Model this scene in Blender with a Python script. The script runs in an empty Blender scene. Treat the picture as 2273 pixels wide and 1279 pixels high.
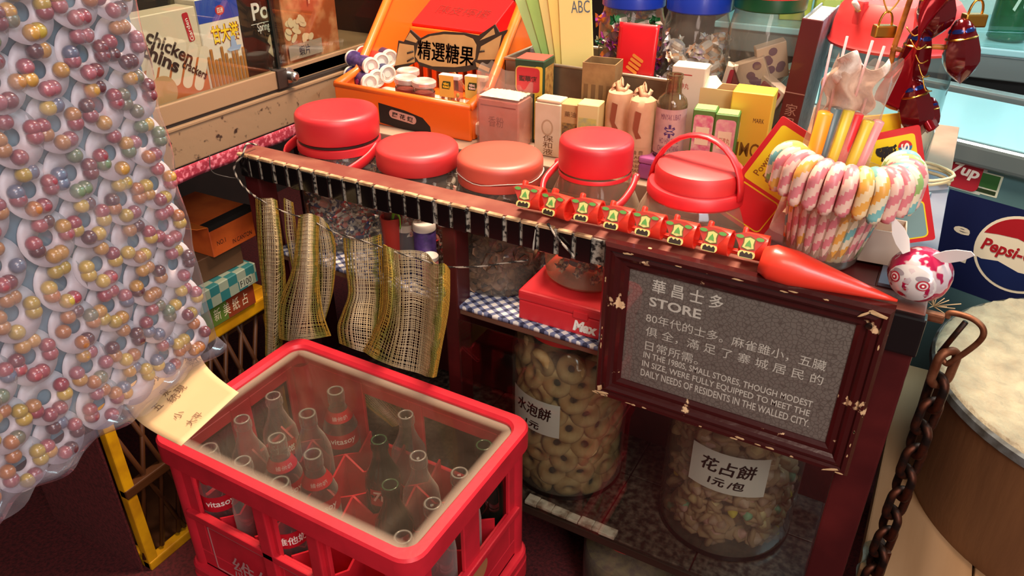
import bpy, bmesh, math, random
from mathutils import Vector as V, Matrix
from math import sin, cos, pi, radians
random.seed(7)
SC = bpy.context.scene
COL = SC.collection
# ---------------------------------------------------------------- camera, world, light, exposure
F = 1700.0; TH = radians(30); YAW = radians(29.4); H = 1.30
cam = bpy.data.cameras.new('camera'); cam.sensor_width = 36; cam.lens = F / 2273 * 36; cam.clip_start = 0.02
camo = bpy.data.objects.new('camera', cam); COL.objects.link(camo)
camo.location = (0, 0, H); camo.rotation_euler = (radians(90) - TH, 0, YAW)
SC.camera = camo
W = bpy.data.worlds.new('dim_hall'); SC.world = W; W.use_nodes = True
W.node_tree.nodes['Background'].inputs[0].default_value = (0.80, 0.62, 0.56, 1)
W.node_tree.nodes['Background'].inputs[1].default_value = 0.30
def area(name, loc, target, size, power, col, sy=None):
    l = bpy.data.lights.new(name, 'AREA'); l.energy = power; l.color = col; l.size = size
    if sy: l.shape = 'RECTANGLE'; l.size_y = sy
    o = bpy.data.objects.new(name, l); COL.objects.link(o); o.location = loc
    o.rotation_euler = (V(target) - V(loc)).to_track_quat('-Z', 'Y').to_euler()
    return o
area('warm_ceiling_lamp', (-0.45, 1.28, 2.25), (-0.45, 1.02, 0.8), 0.42, 66.0, (1.0, 0.76, 0.57))
area('front_warm_fill', (0.15, -0.25, 2.25), (-0.45, 0.85, 0.65), 0.6, 14.0, (1.0, 0.76, 0.60))  # added soft warm fill above the camera, no known fixture
area('cool_sheet_fill', (0.9, -0.5, 2.1), (-0.45, 0.3, 1.0), 0.5, 13.0, (0.86, 0.93, 1.0))  # added cool fill aimed at the gumball sheet, no fixture there
area('low_front_fill', (0.85, -0.35, 1.25), (-.25, 1.0, .42), 0.6, 8.0, (1.0, .80, .70))  # fill light added to lift the lower shelf, stands for no real source
area('sheet_fill', (0.45, 0.05, 1.95), (-.43, .22, 1.1), 0.35, 5.0, (1.0, .97, .97))  # neutral fill added close by to brighten the gumball sheet
area('freezer_tube_lamp', (0.75, 1.75, 2.1), (0.35, 1.6, 0.6), 0.9, 20.0, (0.62, 0.93, 1.0), 0.2)
SC.view_settings.view_transform = 'Standard'; SC.view_settings.look = 'None'
SC.cycles.transparent_max_bounces = 48
SC.view_settings.exposure = 0.0; SC.view_settings.gamma = 1.0; SC.view_settings.use_curve_mapping = False
# ---------------------------------------------------------------- helpers
def ray(px, py):
    u = (px - 1136.5) / F; v = -(py - 639.5) / F
    dz = -sin(TH) + v * cos(TH); dy = cos(TH) + v * sin(TH); c, s = cos(YAW), sin(YAW)
    return V((u * c - dy * s, u * s + dy * c, dz))
CP = V((0, 0, H))
def PN(px, py, p0, n):
    r = ray(px, py); t = (V(p0) - CP).dot(V(n)) / r.dot(V(n)); return CP + r * t
def PZ(px, py, z): return PN(px, py, (0, 0, z), (0, 0, 1))
def PY(px, py, y): return PN(px, py, (0, y, 0), (0, 1, 0))
def PX(px, py, x): return PN(px, py, (x, 0, 0), (1, 0, 0))
def lin(h):
    if isinstance(h, str):
        c = [int(h[i:i + 2], 16) / 255 for i in (0, 2, 4)]
        return tuple(x / 12.92 if x <= .04045 else ((x + .055) / 1.055) ** 2.4 for x in c) + (1,)
    return tuple(h) + (1,) if len(h) == 3 else tuple(h)
_M = {}
def M(name, col, rough=.5, metal=0., col2=None, scale=20., lo=.4, hi=.65, bump=0., bscale=None, detail=4., sss=0., coat=0., crough=.08, spec=None, vec='Object', stretch=None):
    if name in _M: return _M[name]
    m = bpy.data.materials.new(name); m.use_nodes = True; nt = m.node_tree; b = nt.nodes['Principled BSDF']
    b.inputs['Base Color'].default_value = lin(col); b.inputs['Roughness'].default_value = rough; b.inputs['Metallic'].default_value = metal
    if coat: b.inputs['Coat Weight'].default_value = coat; b.inputs['Coat Roughness'].default_value = crough
    if spec is not None: b.inputs['Specular IOR Level'].default_value = spec
    if sss: b.inputs['Subsurface Weight'].default_value = sss; b.inputs['Subsurface Radius'].default_value = (.01, .006, .004)
    if col2 or bump:
        tc = nt.nodes.new('ShaderNodeTexCoord'); src = tc.outputs[vec]
        if stretch:
            mp = nt.nodes.new('ShaderNodeMapping'); mp.inputs['Scale'].default_value = stretch
            nt.links.new(src, mp.inputs['Vector']); src = mp.outputs[0]
        n = nt.nodes.new('ShaderNodeTexNoise'); n.inputs['Scale'].default_value = scale; n.inputs['Detail'].default_value = detail
        nt.links.new(src, n.inputs['Vector'])
        if col2:
            r = nt.nodes.new('ShaderNodeValToRGB'); r.color_ramp.elements[0].position = lo; r.color_ramp.elements[1].position = hi
            r.color_ramp.elements[0].color = lin(col); r.color_ramp.elements[1].color = lin(col2)
            nt.links.new(n.outputs['Fac'], r.inputs[0]); nt.links.new(r.outputs[0], b.inputs['Base Color'])
        if bump:
            n2 = n
            if bscale:
                n2 = nt.nodes.new('ShaderNodeTexNoise'); n2.inputs['Scale'].default_value = bscale; n2.inputs['Detail'].default_value = 6
                nt.links.new(src, n2.inputs['Vector'])
            bp = nt.nodes.new('ShaderNodeBump'); bp.inputs['Strength'].default_value = bump; bp.inputs['Distance'].default_value = .004
            nt.links.new(n2.outputs['Fac'], bp.inputs['Height']); nt.links.new(bp.outputs[0], b.inputs['Normal'])
    _M[name] = m; return m
def E(name, col, strength):
    if name in _M: return _M[name]
    m = bpy.data.materials.new(name); m.use_nodes = True; nt = m.node_tree; nt.nodes.clear()
    e = nt.nodes.new('ShaderNodeEmission'); e.inputs[0].default_value = lin(col); e.inputs[1].default_value = strength
    o = nt.nodes.new('ShaderNodeOutputMaterial'); nt.links.new(e.outputs[0], o.inputs[0]); _M[name] = m; return m
def G(name, tint='F4F6F4', ior=1.45, rough=.03, dust=0., dustcol='A89B8A', dscale=30., edge=None, gloss='FFFFFF', rimbright=0.):
    """thin clear sheet: transparent straight through, fresnel gloss on top, optional dust that scatters"""
    if name in _M: return _M[name]
    m = bpy.data.materials.new(name); m.use_nodes = True; nt = m.node_tree; nt.nodes.clear(); L = nt.links
    tr = nt.nodes.new('ShaderNodeBsdfTransparent'); tr.inputs[0].default_value = lin(tint)
    if edge:
        lw = nt.nodes.new('ShaderNodeLayerWeight'); lw.inputs[0].default_value = .35
        mc = nt.nodes.new('ShaderNodeMix'); mc.data_type = 'RGBA'; L.new(lw.outputs['Facing'], mc.inputs['Factor'])
        mc.inputs['A'].default_value = lin(tint); mc.inputs['B'].default_value = lin(edge); L.new(mc.outputs['Result'], tr.inputs[0])
    gl = nt.nodes.new('ShaderNodeBsdfGlossy'); gl.inputs['Roughness'].default_value = rough; gl.inputs[0].default_value = lin(gloss)
    lf = nt.nodes.new('ShaderNodeLayerWeight'); lf.inputs[0].default_value = .5; pw = nt.nodes.new('ShaderNodeMath'); pw.operation = 'POWER'; pw.inputs[1].default_value = 4.
    L.new(lf.outputs['Facing'], pw.inputs[0]); fr = nt.nodes.new('ShaderNodeMath'); fr.operation = 'MULTIPLY_ADD'; f0 = ((ior - 1) / (ior + 1)) ** 2; fr.inputs[1].default_value = .8 - f0; fr.inputs[2].default_value = f0; L.new(pw.outputs[0], fr.inputs[0])
    mx = nt.nodes.new('ShaderNodeMixShader'); L.new(fr.outputs[0], mx.inputs[0]); L.new(tr.outputs[0], mx.inputs[1]); L.new(gl.outputs[0], mx.inputs[2])
    out = mx.outputs[0]
    if dust:
        tc = nt.nodes.new('ShaderNodeTexCoord'); n = nt.nodes.new('ShaderNodeTexNoise'); n.inputs['Scale'].default_value = dscale; n.inputs['Detail'].default_value = 5
        L.new(tc.outputs['Object'], n.inputs['Vector'])
        mr = nt.nodes.new('ShaderNodeMapRange'); mr.inputs['From Min'].default_value = .3; mr.inputs['From Max'].default_value = .75
        mr.inputs['To Min'].default_value = dust * .45; mr.inputs['To Max'].default_value = dust * 1.5; L.new(n.outputs['Fac'], mr.inputs[0])
        if rimbright:  # pale rim painted in for light refracted at the glass edges
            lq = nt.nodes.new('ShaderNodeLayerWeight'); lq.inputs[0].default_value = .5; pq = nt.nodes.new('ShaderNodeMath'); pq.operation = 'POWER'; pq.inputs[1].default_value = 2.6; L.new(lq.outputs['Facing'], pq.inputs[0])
            sq_ = nt.nodes.new('ShaderNodeMath'); sq_.operation = 'MULTIPLY_ADD'; sq_.inputs[1].default_value = rimbright; L.new(pq.outputs[0], sq_.inputs[0]); L.new(mr.outputs[0], sq_.inputs[2]); mr = sq_
        df = nt.nodes.new('ShaderNodeBsdfDiffuse'); df.inputs[0].default_value = lin(dustcol)
        m2 = nt.nodes.new('ShaderNodeMixShader'); L.new(mr.outputs[0], m2.inputs[0]); L.new(out, m2.inputs[1]); L.new(df.outputs[0], m2.inputs[2]); out = m2.outputs[0]
    o = nt.nodes.new('ShaderNodeOutputMaterial'); L.new(out, o.inputs[0]); _M[name] = m; return m

def place(o, parent=None, loc=None, rot=None, mtx=None):
    COL.objects.link(o)
    if parent: o.parent = parent
    if mtx is not None: o.matrix_local = mtx
    else:
        if loc is not None: o.location = loc
        if rot is not None: o.rotation_euler = rot
    return o
def mesh(name, verts, faces, mat, parent=None, loc=None, rot=None, mtx=None, smooth=False, fm=None, uv=None):
    me = bpy.data.meshes.new(name); me.from_pydata([tuple(v) for v in verts], [], faces)
    for m in (mat if isinstance(mat, (list, tuple)) else [mat]): me.materials.append(m)
    if fm: me.polygons.foreach_set('material_index', fm)
    if smooth: me.polygons.foreach_set('use_smooth', [True] * len(me.polygons))
    if uv:
        l = me.uv_layers.new(name='uv')
        for lp in me.loops: l.data[lp.index].uv = uv[lp.vertex_index]
    me.update(); return place(bpy.data.objects.new(name, me), parent, loc, rot, mtx)
def frombm(name, bm, mat, parent=None, loc=None, rot=None, mtx=None, smooth=False):
    bmesh.ops.recalc_face_normals(bm, faces=bm.faces[:])
    me = bpy.data.meshes.new(name); bm.to_mesh(me); bm.free()
    for m in (mat if isinstance(mat, (list, tuple)) else [mat]): me.materials.append(m)
    if smooth: me.polygons.foreach_set('use_smooth', [True] * len(me.polygons))
    return place(bpy.data.objects.new(name, me), parent, loc, rot, mtx)
def addbox(bm, x0, x1, y0, y1, z0, z1):
    vs = [bm.verts.new(p) for p in ((x0, y0, z0), (x1, y0, z0), (x1, y1, z0), (x0, y1, z0), (x0, y0, z1), (x1, y0, z1), (x1, y1, z1), (x0, y1, z1))]
    for f in ((0, 3, 2, 1), (4, 5, 6, 7), (0, 1, 5, 4), (1, 2, 6, 5), (2, 3, 7, 6), (3, 0, 4, 7)): bm.faces.new([vs[i] for i in f])
def bx(name, x0, x1, y0, y1, z0, z1, mat, parent=None, bev=.002, seg=2, **k):
    bm = bmesh.new(); addbox(bm, x0, x1, y0, y1, z0, z1)
    if bev: bmesh.ops.bevel(bm, geom=bm.edges[:], offset=bev, segments=seg, affect='EDGES', profile=.6)
    return frombm(name, bm, mat, parent, **k)
def lathe(name, prof, mat, parent=None, seg=40, smooth=True, wob=None, fm=None, **k):
    vs, fs, mi = [], [], []; n = len(prof)
    for i in range(seg):
        a = 2 * pi * i / seg
        for j, (r, z) in enumerate(prof):
            rr = r * (wob(a, j / (n - 1)) if wob else 1); vs.append((rr * cos(a), rr * sin(a), z))
    for i in range(seg):
        for j in range(n - 1):
            a, b = i * n + j, ((i + 1) % seg) * n + j; fs.append((a, b, b + 1, a + 1)); mi.append(fm[j] if fm else 0)
    o = mesh(name, vs, fs, mat, parent, smooth=smooth, fm=mi, **k)
    bm = bmesh.new(); bm.from_mesh(o.data); bmesh.ops.remove_doubles(bm, verts=bm.verts[:], dist=1e-6)
    bmesh.ops.dissolve_degenerate(bm, edges=bm.edges[:], dist=1e-6); bm.to_mesh(o.data); bm.free()
    if smooth: sharp(o, 40)
    return o
def sharp(o, deg):
    me = o.data
    bm = bmesh.new(); bm.from_mesh(me)
    for e in bm.edges:
        if len(e.link_faces) == 2 and e.calc_face_angle(0) > radians(deg): e.smooth = False
    bm.to_mesh(me); bm.free()
def spline(pts, n, closed=False):
    P = [V(p) for p in pts]; out = []; m = len(P)
    for i in range(m if closed else m - 1):
        g = (lambda q: P[q % m]) if closed else (lambda q: P[min(max(q, 0), m - 1)])
        a, b, c, d = g(i - 1), g(i), g(i + 1), g(i + 2)
        for t in range(n):
            t /= n
            out.append(.5 * ((2 * b) + (c - a) * t + (2 * a - 5 * b + 4 * c - d) * t * t + (3 * b - a - 3 * c + d) * t ** 3))
    if not closed: out.append(P[-1])
    return out
def tube(name, pts, r, mat, parent=None, seg=8, closed=False, flat=1., up=(0, 0, 1), twist=0., lobes=0, caps=True, fmf=None, **k):
    P = [V(p) for p in pts]; n = len(P); vs, fs, mi = [], [], []
    R = r if callable(r) else (lambda t: r)
    ref = V(up)
    for i in range(n):
        d = (P[(i + 1) % n] - P[i - 1]) if closed else (P[min(i + 1, n - 1)] - P[max(i - 1, 0)])
        d.normalize(); s = d.cross(ref)
        if s.length < 1e-4: s = d.orthogonal()
        s.normalize(); u = s.cross(d).normalized()
        if flat == 1.: ref = u
        for j in range(seg):
            a = 2 * pi * j / seg; rr = R(i / max(1, n - 1)) * (1 + (.22 * cos(lobes * (a + twist * i)) if lobes else 0))
            vs.append(P[i] + s * cos(a) * rr * flat + u * sin(a) * rr)
    for i in range(n if closed else n - 1):
        for j in range(seg):
            a, b = i * seg + j, i * seg + (j + 1) % seg; c, d = ((i + 1) % n) * seg + (j + 1) % seg, ((i + 1) % n) * seg + j
            fs.append((a, d, c, b)); mi.append(fmf(i, j) if fmf else 0)
    if caps and not closed:
        fs.append(tuple(range(seg))); fs.append(tuple(range((n - 1) * seg, n * seg))[::-1]); mi += [mi[0], mi[-1]]
    return mesh(name, vs, fs, mat, parent, smooth=True, fm=mi, **k)
def prism(name, out, th, mat, parent=None, bev=0, **k):
    """polygon in local XY, extruded from z=-th to 0 (front face at +Z)"""
    bm = bmesh.new(); t = [bm.verts.new((x, y, 0)) for x, y in out]; b = [bm.verts.new((x, y, -th)) for x, y in out]; n = len(out)
    bm.faces.new(t); bm.faces.new(b[::-1])
    for i in range(n): bm.faces.new((t[i], b[i], b[(i + 1) % n], t[(i + 1) % n]))
    if bev: bmesh.ops.bevel(bm, geom=bm.edges[:], offset=bev, segments=1, affect='EDGES')
    return frombm(name, bm, mat, parent, **k)
def rrect(w, h, r, n=5, x=0, y=0):
    o = []
    for cx, cy, a in ((w / 2 - r, h / 2 - r, 0), (-w / 2 + r, h / 2 - r, 90), (-w / 2 + r, -h / 2 + r, 180), (w / 2 - r, -h / 2 + r, 270)):
        for i in range(n + 1): t = radians(a + 90 * i / n); o.append((x + cx + r * cos(t), y + cy + r * sin(t)))
    return o
def circ(r, n=28, x=0, y=0, ry=None): return [(x + r * cos(2 * pi * i / n), y + (ry or r) * sin(2 * pi * i / n)) for i in range(n)]
def surf(name, fn, nu, nv, mat, parent=None, thick=0, smooth=True, uvs=True, **k):
    vs, fs, uv = [], [], []
    for i in range(nu + 1):
        for j in range(nv + 1): vs.append(fn(i / nu, j / nv)); uv.append((i / nu, j / nv))
    for i in range(nu):
        for j in range(nv): a = i * (nv + 1) + j; fs.append((a, a + nv + 1, a + nv + 2, a + 1))
    o = mesh(name, vs, fs, mat, parent, smooth=smooth, uv=uv if uvs else None, **k)
    if thick: md = o.modifiers.new('solid', 'SOLIDIFY'); md.thickness = thick; md.offset = 0
    return o
def MX(o, x=(1, 0, 0), y=(0, 0, 1)):
    x = V(x).normalized(); y = V(y); y = (y - x * y.dot(x)).normalized(); z = x.cross(y)
    m = Matrix((x, y, z)).transposed().to_4x4(); m.translation = V(o); return m
FRONT = ((1, 0, 0), (0, 0, 1)); SIDE = ((0, 1, 0), (0, 0, 1)); TOP = ((1, 0, 0), (0, 1, 0))
_T = {}
def T(name, s, size, mat, parent=None, mtx=None, fit=None, bold=0., cyl=None, align='CENTER', shear=0., space=1., h=None, line=1., dbl=0.):
    """flat printed lettering as a mesh; fit = total width; cyl = wrap round a radius"""
    key = (s, bold, align, shear, space, line)
    if key not in _T:
        c = bpy.data.curves.new('t', 'FONT'); c.body = s; c.align_x = align; c.align_y = 'CENTER'; c.size = 1; c.offset = bold; c.shear = shear
        c.space_character = space; c.space_line = line; c.resolution_u = 3; c.fill_mode = 'FRONT'
        ob = bpy.data.objects.new('t', c); COL.objects.link(ob); dg = bpy.context.evaluated_depsgraph_get()
        me = bpy.data.meshes.new_from_object(ob.evaluated_get(dg)); bpy.data.objects.remove(ob)
        _T[key] = ([v.co.copy() for v in me.vertices], [tuple(p.vertices) for p in me.polygons]); bpy.data.meshes.remove(me)
    vs, fs = _T[key]
    if not vs: return None
    x0 = min(v.x for v in vs); x1 = max(v.x for v in vs); y0 = min(v.y for v in vs); y1 = max(v.y for v in vs)
    sx = fit / (x1 - x0) if fit else size; sy = h / (y1 - y0) if h else size
    off = (x0 + x1) / 2 if align == 'CENTER' else x0; oy = (y0 + y1) / 2
    P = [((v.x - off) * sx, (v.y - oy) * sy) for v in vs]
    if dbl:
        n0 = len(P); P = [(x + dx * dbl, y + dy * dbl) for dx, dy in ((-1, 0), (1, 0), (0, .8), (0, -.8)) for x, y in P]; fs = [tuple(i + n0 * k for i in f) for k in range(4) for f in fs]
    if cyl: Q = [(cyl * sin(x / cyl), -cyl * cos(x / cyl), y) for x, y in P]
    else: Q = [(x, y, 0) for x, y in P]
    return mesh(name, Q, fs, mat, parent, mtx=mtx)
def patch(name, ang, z0, z1, r, mat, parent, th=None, a0=0, n=10, **k):
    """label wrapped round a cylinder, centred on -Y"""
    vs, fs = [], []
    r1 = th if th else r
    for i in range(n + 1):
        a = a0 - ang / 2 + ang * i / n - pi / 2
        vs += [(r * cos(a), r * sin(a), z0), (r1 * cos(a), r1 * sin(a), z1)]
    for i in range(n): fs.append((2 * i, 2 * i + 2, 2 * i + 3, 2 * i + 1))
    return mesh(name, vs, fs, mat, parent, smooth=True, **k)
def tag(o, label=None, cat=None, group=None, kind=None):
    if label: o['label'] = label
    if cat: o['category'] = cat
    if group: o['group'] = group
    if kind: o['kind'] = kind
    return o
def thing(name, label, cat, loc=(0, 0, 0), rot=(0, 0, 0), group=None):
    o = bpy.data.objects.new(name, None); o.empty_display_size = .02; COL.objects.link(o); o.location = loc; o.rotation_euler = rot
    return tag(o, label, cat, group)
def dup(o, loc=None, rot=None, label=None, group=None, parent=None, scale=None):
    c = o.copy(); COL.objects.link(c)
    if parent: c.parent = parent
    if loc is not None: c.location = loc
    if rot is not None: c.rotation_euler = rot
    if scale is not None: c.scale = scale
    if label: c['label'] = label
    if group: c['group'] = group
    for ch in list(o.children):
        d = dup(ch, parent=c)
    return c
def struct(o): o['kind'] = 'structure'; return o
# ---------------------------------------------------------------- common materials
RED = M('red_plastic', 'D01F28', .45, coat=.6, crough=.45)
REDL = M('red_lid_plastic', 'D62A2A', .5, coat=.9, crough=.5)
REDD = M('pale_red_lid_plastic', 'CC4C38', .5, coat=.9, crough=.5)
CRATE = M('crate_red_plastic', 'CC2232', .42, col2='B81F2C', scale=18, bump=.05, bscale=120)
WHITE = M('white_print', 'F2EDE2', .6); BLACK = M('black_print', '17120F', .6)
MAROON = M('maroon_paint', '3C0F10', .35, col2='541918', scale=9, coat=.2)
CREAM = M('cream_paper', 'E9D9B4', .7); YEL = M('yellow_print', 'F3CC2C', .5)
CLEAR = G('clear_plastic', 'F3F4F1', 1.45, .06, edge='B9BDB8')
PET = G('jar_plastic', 'F2F0EA', 1.42, .08, dust=.085, dustcol='E8D6C2', dscale=12, edge='A9A7A0')  # warm haze in the dust term is raised to make jars look lit
PETC = G('cloudy_lit_jar_plastic', 'F2EADC', 1.42, .1, dust=.16, dustcol='E6CDAE', dscale=9, edge='C9B79C', rimbright=.22)  # frosted plastic; cream haze and rim also paint in light on the shoulders
GLASS = G('bottle_glass', 'F6F8F6', 1.7, .05, edge='C9CFCA', dust=.05, dustcol='D6CDC6', dscale=25, rimbright=.55)
GGLASS = G('green_bottle_glass', '3F6A45', 1.6, .04, edge='10301A', dust=.015, dustcol='7E9A80', dscale=25, rimbright=.05)
PANE = G('window_pane', 'EEF2EF', 1.5, .01)
GOLD = M('brass', 'B98A3A', .3, 1.); STEEL = M('steel', 'B9BABA', .32, 1.); DARKM = M('dark_iron', '2A211D', .5, .8, col2='5A2E1C', scale=60)
# ---------------------------------------------------------------- the room
FLOORM = M('floor_carpet', '5E1B1E', .9, col2='3E1013', scale=140, bump=.5, bscale=260)
struct(bx('floor', -2.4, 2.6, -2.2, 3.2, -.06, 0, FLOORM, bev=0))
DARKW = M('dark_wall_paint', '2A1A17', .8, col2='1C1210', scale=6)
struct(bx('wall_back', -2.4, 2.6, 3.12, 3.2, 0, 2.7, DARKW, bev=0))
struct(bx('wall_left', -2.46, -2.4, -2.2, 3.2, 0, 2.7, DARKW, bev=0))
struct(bx('ceiling', -2.46, 2.6, -2.2, 3.2, 2.7, 2.76, DARKW, bev=0))
# ---------------------------------------------------------------- display counter
CT = thing('display_counter', 'worn maroon wooden shop counter with black tiled front rail and open shelves', 'counter', (0, 0, 0))
ROSE = M('rose_rail_paint', '7A3E32', .48, col2='94604C', scale=14, lo=.45, hi=.8, bump=.1, bscale=60)
bx('front_rail', -1.035, .047, .872, .914, .802, .84, ROSE, CT, .002)
BARE = M('bare_cream_wood', 'C8A67C', .7, col2='8E6B48', scale=60)
random.seed(3)
x = -1.03
TILE = M('black_gloss_tile', '0B090A', .18, coat=.3)
GAPM = M('silver_worn_gap', 'A39C8E', .6, col2='1B1715', scale=150, lo=.46, hi=.60)
bx('rail_backing', -1.033, -.338, .868, .8715, .800, .838, GAPM, CT, .0004)
while x < -.362:
    w = random.uniform(.0195, .0245)
    bx('black_tile', x, x + w, .8642, .8678, .7995 + random.uniform(0, .002), .8365 + random.uniform(-.001, .0015), TILE, CT, .0008, 1, rot=(0, radians(random.uniform(-1.2, 1.2)) * 0, 0))
    bx('bare_edge_strip', x - .003, x + w - .001, .8645, .872, .8365, .8412 + random.uniform(-.0008, .001), BARE, CT, .0008, 1)
    x += w + random.uniform(.005, .009)
for X0, X1, nm in ((-1.035, -1.0, 'left_post'), (-.618, -.592, 'middle_post'), (.0, .047, 'right_post')):
    bx(nm, X0, X1, .874 if X0 < -.1 else .868, .912, 0, .802 if X0 < -.1 else .80, MAROON, CT, .003)
bx('post_bracket', -.004, .050, .862, .88, .786, .838, M('black_bracket', '0D0C0D', .35), CT, .003)
for X0, X1 in ((-1.035, -1.0), (.012, .047)):
    bx('back_post', X0, X1, 1.60, 1.64, 0, .80, MAROON, CT, .003)
bx('back_panel', -1.0, .012, 1.62, 1.632, .05, .80, MAROON, CT, .001)
bx('counter_top', -1.035, .047, 1.075, 1.64, .80, .84, M('counter_top_board', 'A58A74', .6, col2='8E725E', scale=9), CT, .002)
bx('side_top_board', -.01, .047, .915, 1.36, .8405, .845, M('pale_side_board', '70727E', .5, col2='646676', scale=12), CT, .001)
bx('top_support', -.012, .02, .914, 1.075, .80, .8402, MAROON, CT, .001)
bx('right_top', -.17, -.012, .914, 1.08, .815, .84, MAROON, CT, .001)
bx('upper_shelf', -1.0, .0, .886, 1.12, .640, .655, MAROON, CT, .002)
bx('shelf_edge_strip', -1.0, .0, .880, .886, .641, .652, M('shelf_edge_metal', '7A5A48', .4, .5), CT, .001)
bx('trough_back', -1.0, -.56, 1.12, 1.128, .30, .80, MAROON, CT, .001); bx('trough_back', -.56, .0, 1.12, 1.128, .30, .66, MAROON, CT, .001); bx('cream_lining', -.56, .0, 1.12, 1.128, .66, .80, M('cream_lining_board', 'C9A684', .7, col2='B58E6C', scale=9), CT, .001); bx('cream_lining', -.56, -.18, 1.074, 1.12, .792, .80, M('cream_lining_board', '', .7), CT, .001)
# gingham cloth
def plaid():
    m = bpy.data.materials.new('blue_gingham_cloth'); m.use_nodes = True; nt = m.node_tree; b = nt.nodes['Principled BSDF']; b.inputs['Roughness'].default_value = .8
    tc = nt.nodes.new('ShaderNodeTexCoord'); sp = nt.nodes.new('ShaderNodeSeparateXYZ'); mp = nt.nodes.new('ShaderNodeMapping'); mp.inputs['Rotation'].default_value = (0, 0, .5)
    nt.links.new(tc.outputs['Object'], mp.inputs[0]); nt.links.new(mp.outputs[0], sp.inputs[0])
    def saw(o):
        a = nt.nodes.new('ShaderNodeMath'); a.operation = 'MULTIPLY'; a.inputs[1].default_value = 62; nt.links.new(o, a.inputs[0])
        f = nt.nodes.new('ShaderNodeMath'); f.operation = 'FRACT'; nt.links.new(a.outputs[0], f.inputs[0])
        g = nt.nodes.new('ShaderNodeMath'); g.operation = 'GREATER_THAN'; g.inputs[1].default_value = .55; nt.links.new(f.outputs[0], g.inputs[0]); return g.outputs[0]
    ad = nt.nodes.new('ShaderNodeMath'); nt.links.new(saw(sp.outputs[0]), ad.inputs[0]); nt.links.new(saw(sp.outputs[1]), ad.inputs[1])
    hv = nt.nodes.new('ShaderNodeMath'); hv.operation = 'MULTIPLY'; hv.inputs[1].default_value = .5; nt.links.new(ad.outputs[0], hv.inputs[0])
    r = nt.nodes.new('ShaderNodeValToRGB'); r.color_ramp.interpolation = 'CONSTANT'
    e = r.color_ramp.elements; e[0].color = lin('D9D3CC'); e[1].position = .4; e[1].color = lin('6E7390'); q = e.new(.8); q.color = lin('2A2C48')
    nt.links.new(hv.outputs[0], r.inputs[0]); nt.links.new(r.outputs[0], b.inputs['Base Color']); return m
PLAID = plaid()
def cloth(u, v):
    X = -.995 + .985 * u; y = 1.115 - .24 * v; z = .6565 + .0012 * sin(X * 40) * v
    if v > .94: y = .879 - .0008 * sin(X * 30); z = .6575 - .006 * (v - .94) / .06
    return (X, y, z)
tag(surf('shelf_cloth', cloth, 60, 18, PLAID, thick=.001), 'blue and white checked cloth lying on the upper shelf under the jars', 'tablecloth')
# lower shelf of mottled tiles
LS = M('mottled_brown_tile', '2E211C', .3, col2='6B584C', scale=90, lo=.4, hi=.7, detail=8)
bx('lower_shelf', -1.0, .0, .886, 1.36, .262, .272, MAROON, CT, .001)
for i in range(6):
    for j in range(3):
        x0 = -.99 + i * .165; y0 = .884 + j * .158
        bx('shelf_tile', x0, x0 + .1625, y0, y0 + .1555, .272, .2775, LS, CT, .0008, 1)
bx('lower_shelf_rail', -1.0, .0, .878, .886, .258, .274, M('rail_bronze', '3B2A22', .4, .3), CT, .001)
FLK = M('flaking_white_paint', 'D9C3AF', .8, col2='8C6B57', scale=45, lo=.5, hi=.7, bump=.9, bscale=70)
random.seed(5)
x = -.47
while x < -.325:
    w = random.uniform(.012, .03)
    o = bx('paint_flake', x, x + w, .881 - random.uniform(0, .002), .897 + random.uniform(0, .004), .2778, .283 + random.uniform(0, .003), FLK, CT, .0018, 2, rot=None)
    x += w + random.uniform(-.002, .0015)
bx('lower_back_panel', -1.0, .0, 1.36, 1.37, .27, .64, M('grey_blue_back', '3C4048', .6, col2='272A30', scale=5), CT, .001)
GP = bx('glass_front', -.590, .0, .8695, .8725, .285, .636, PANE, CT, 0)
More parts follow.
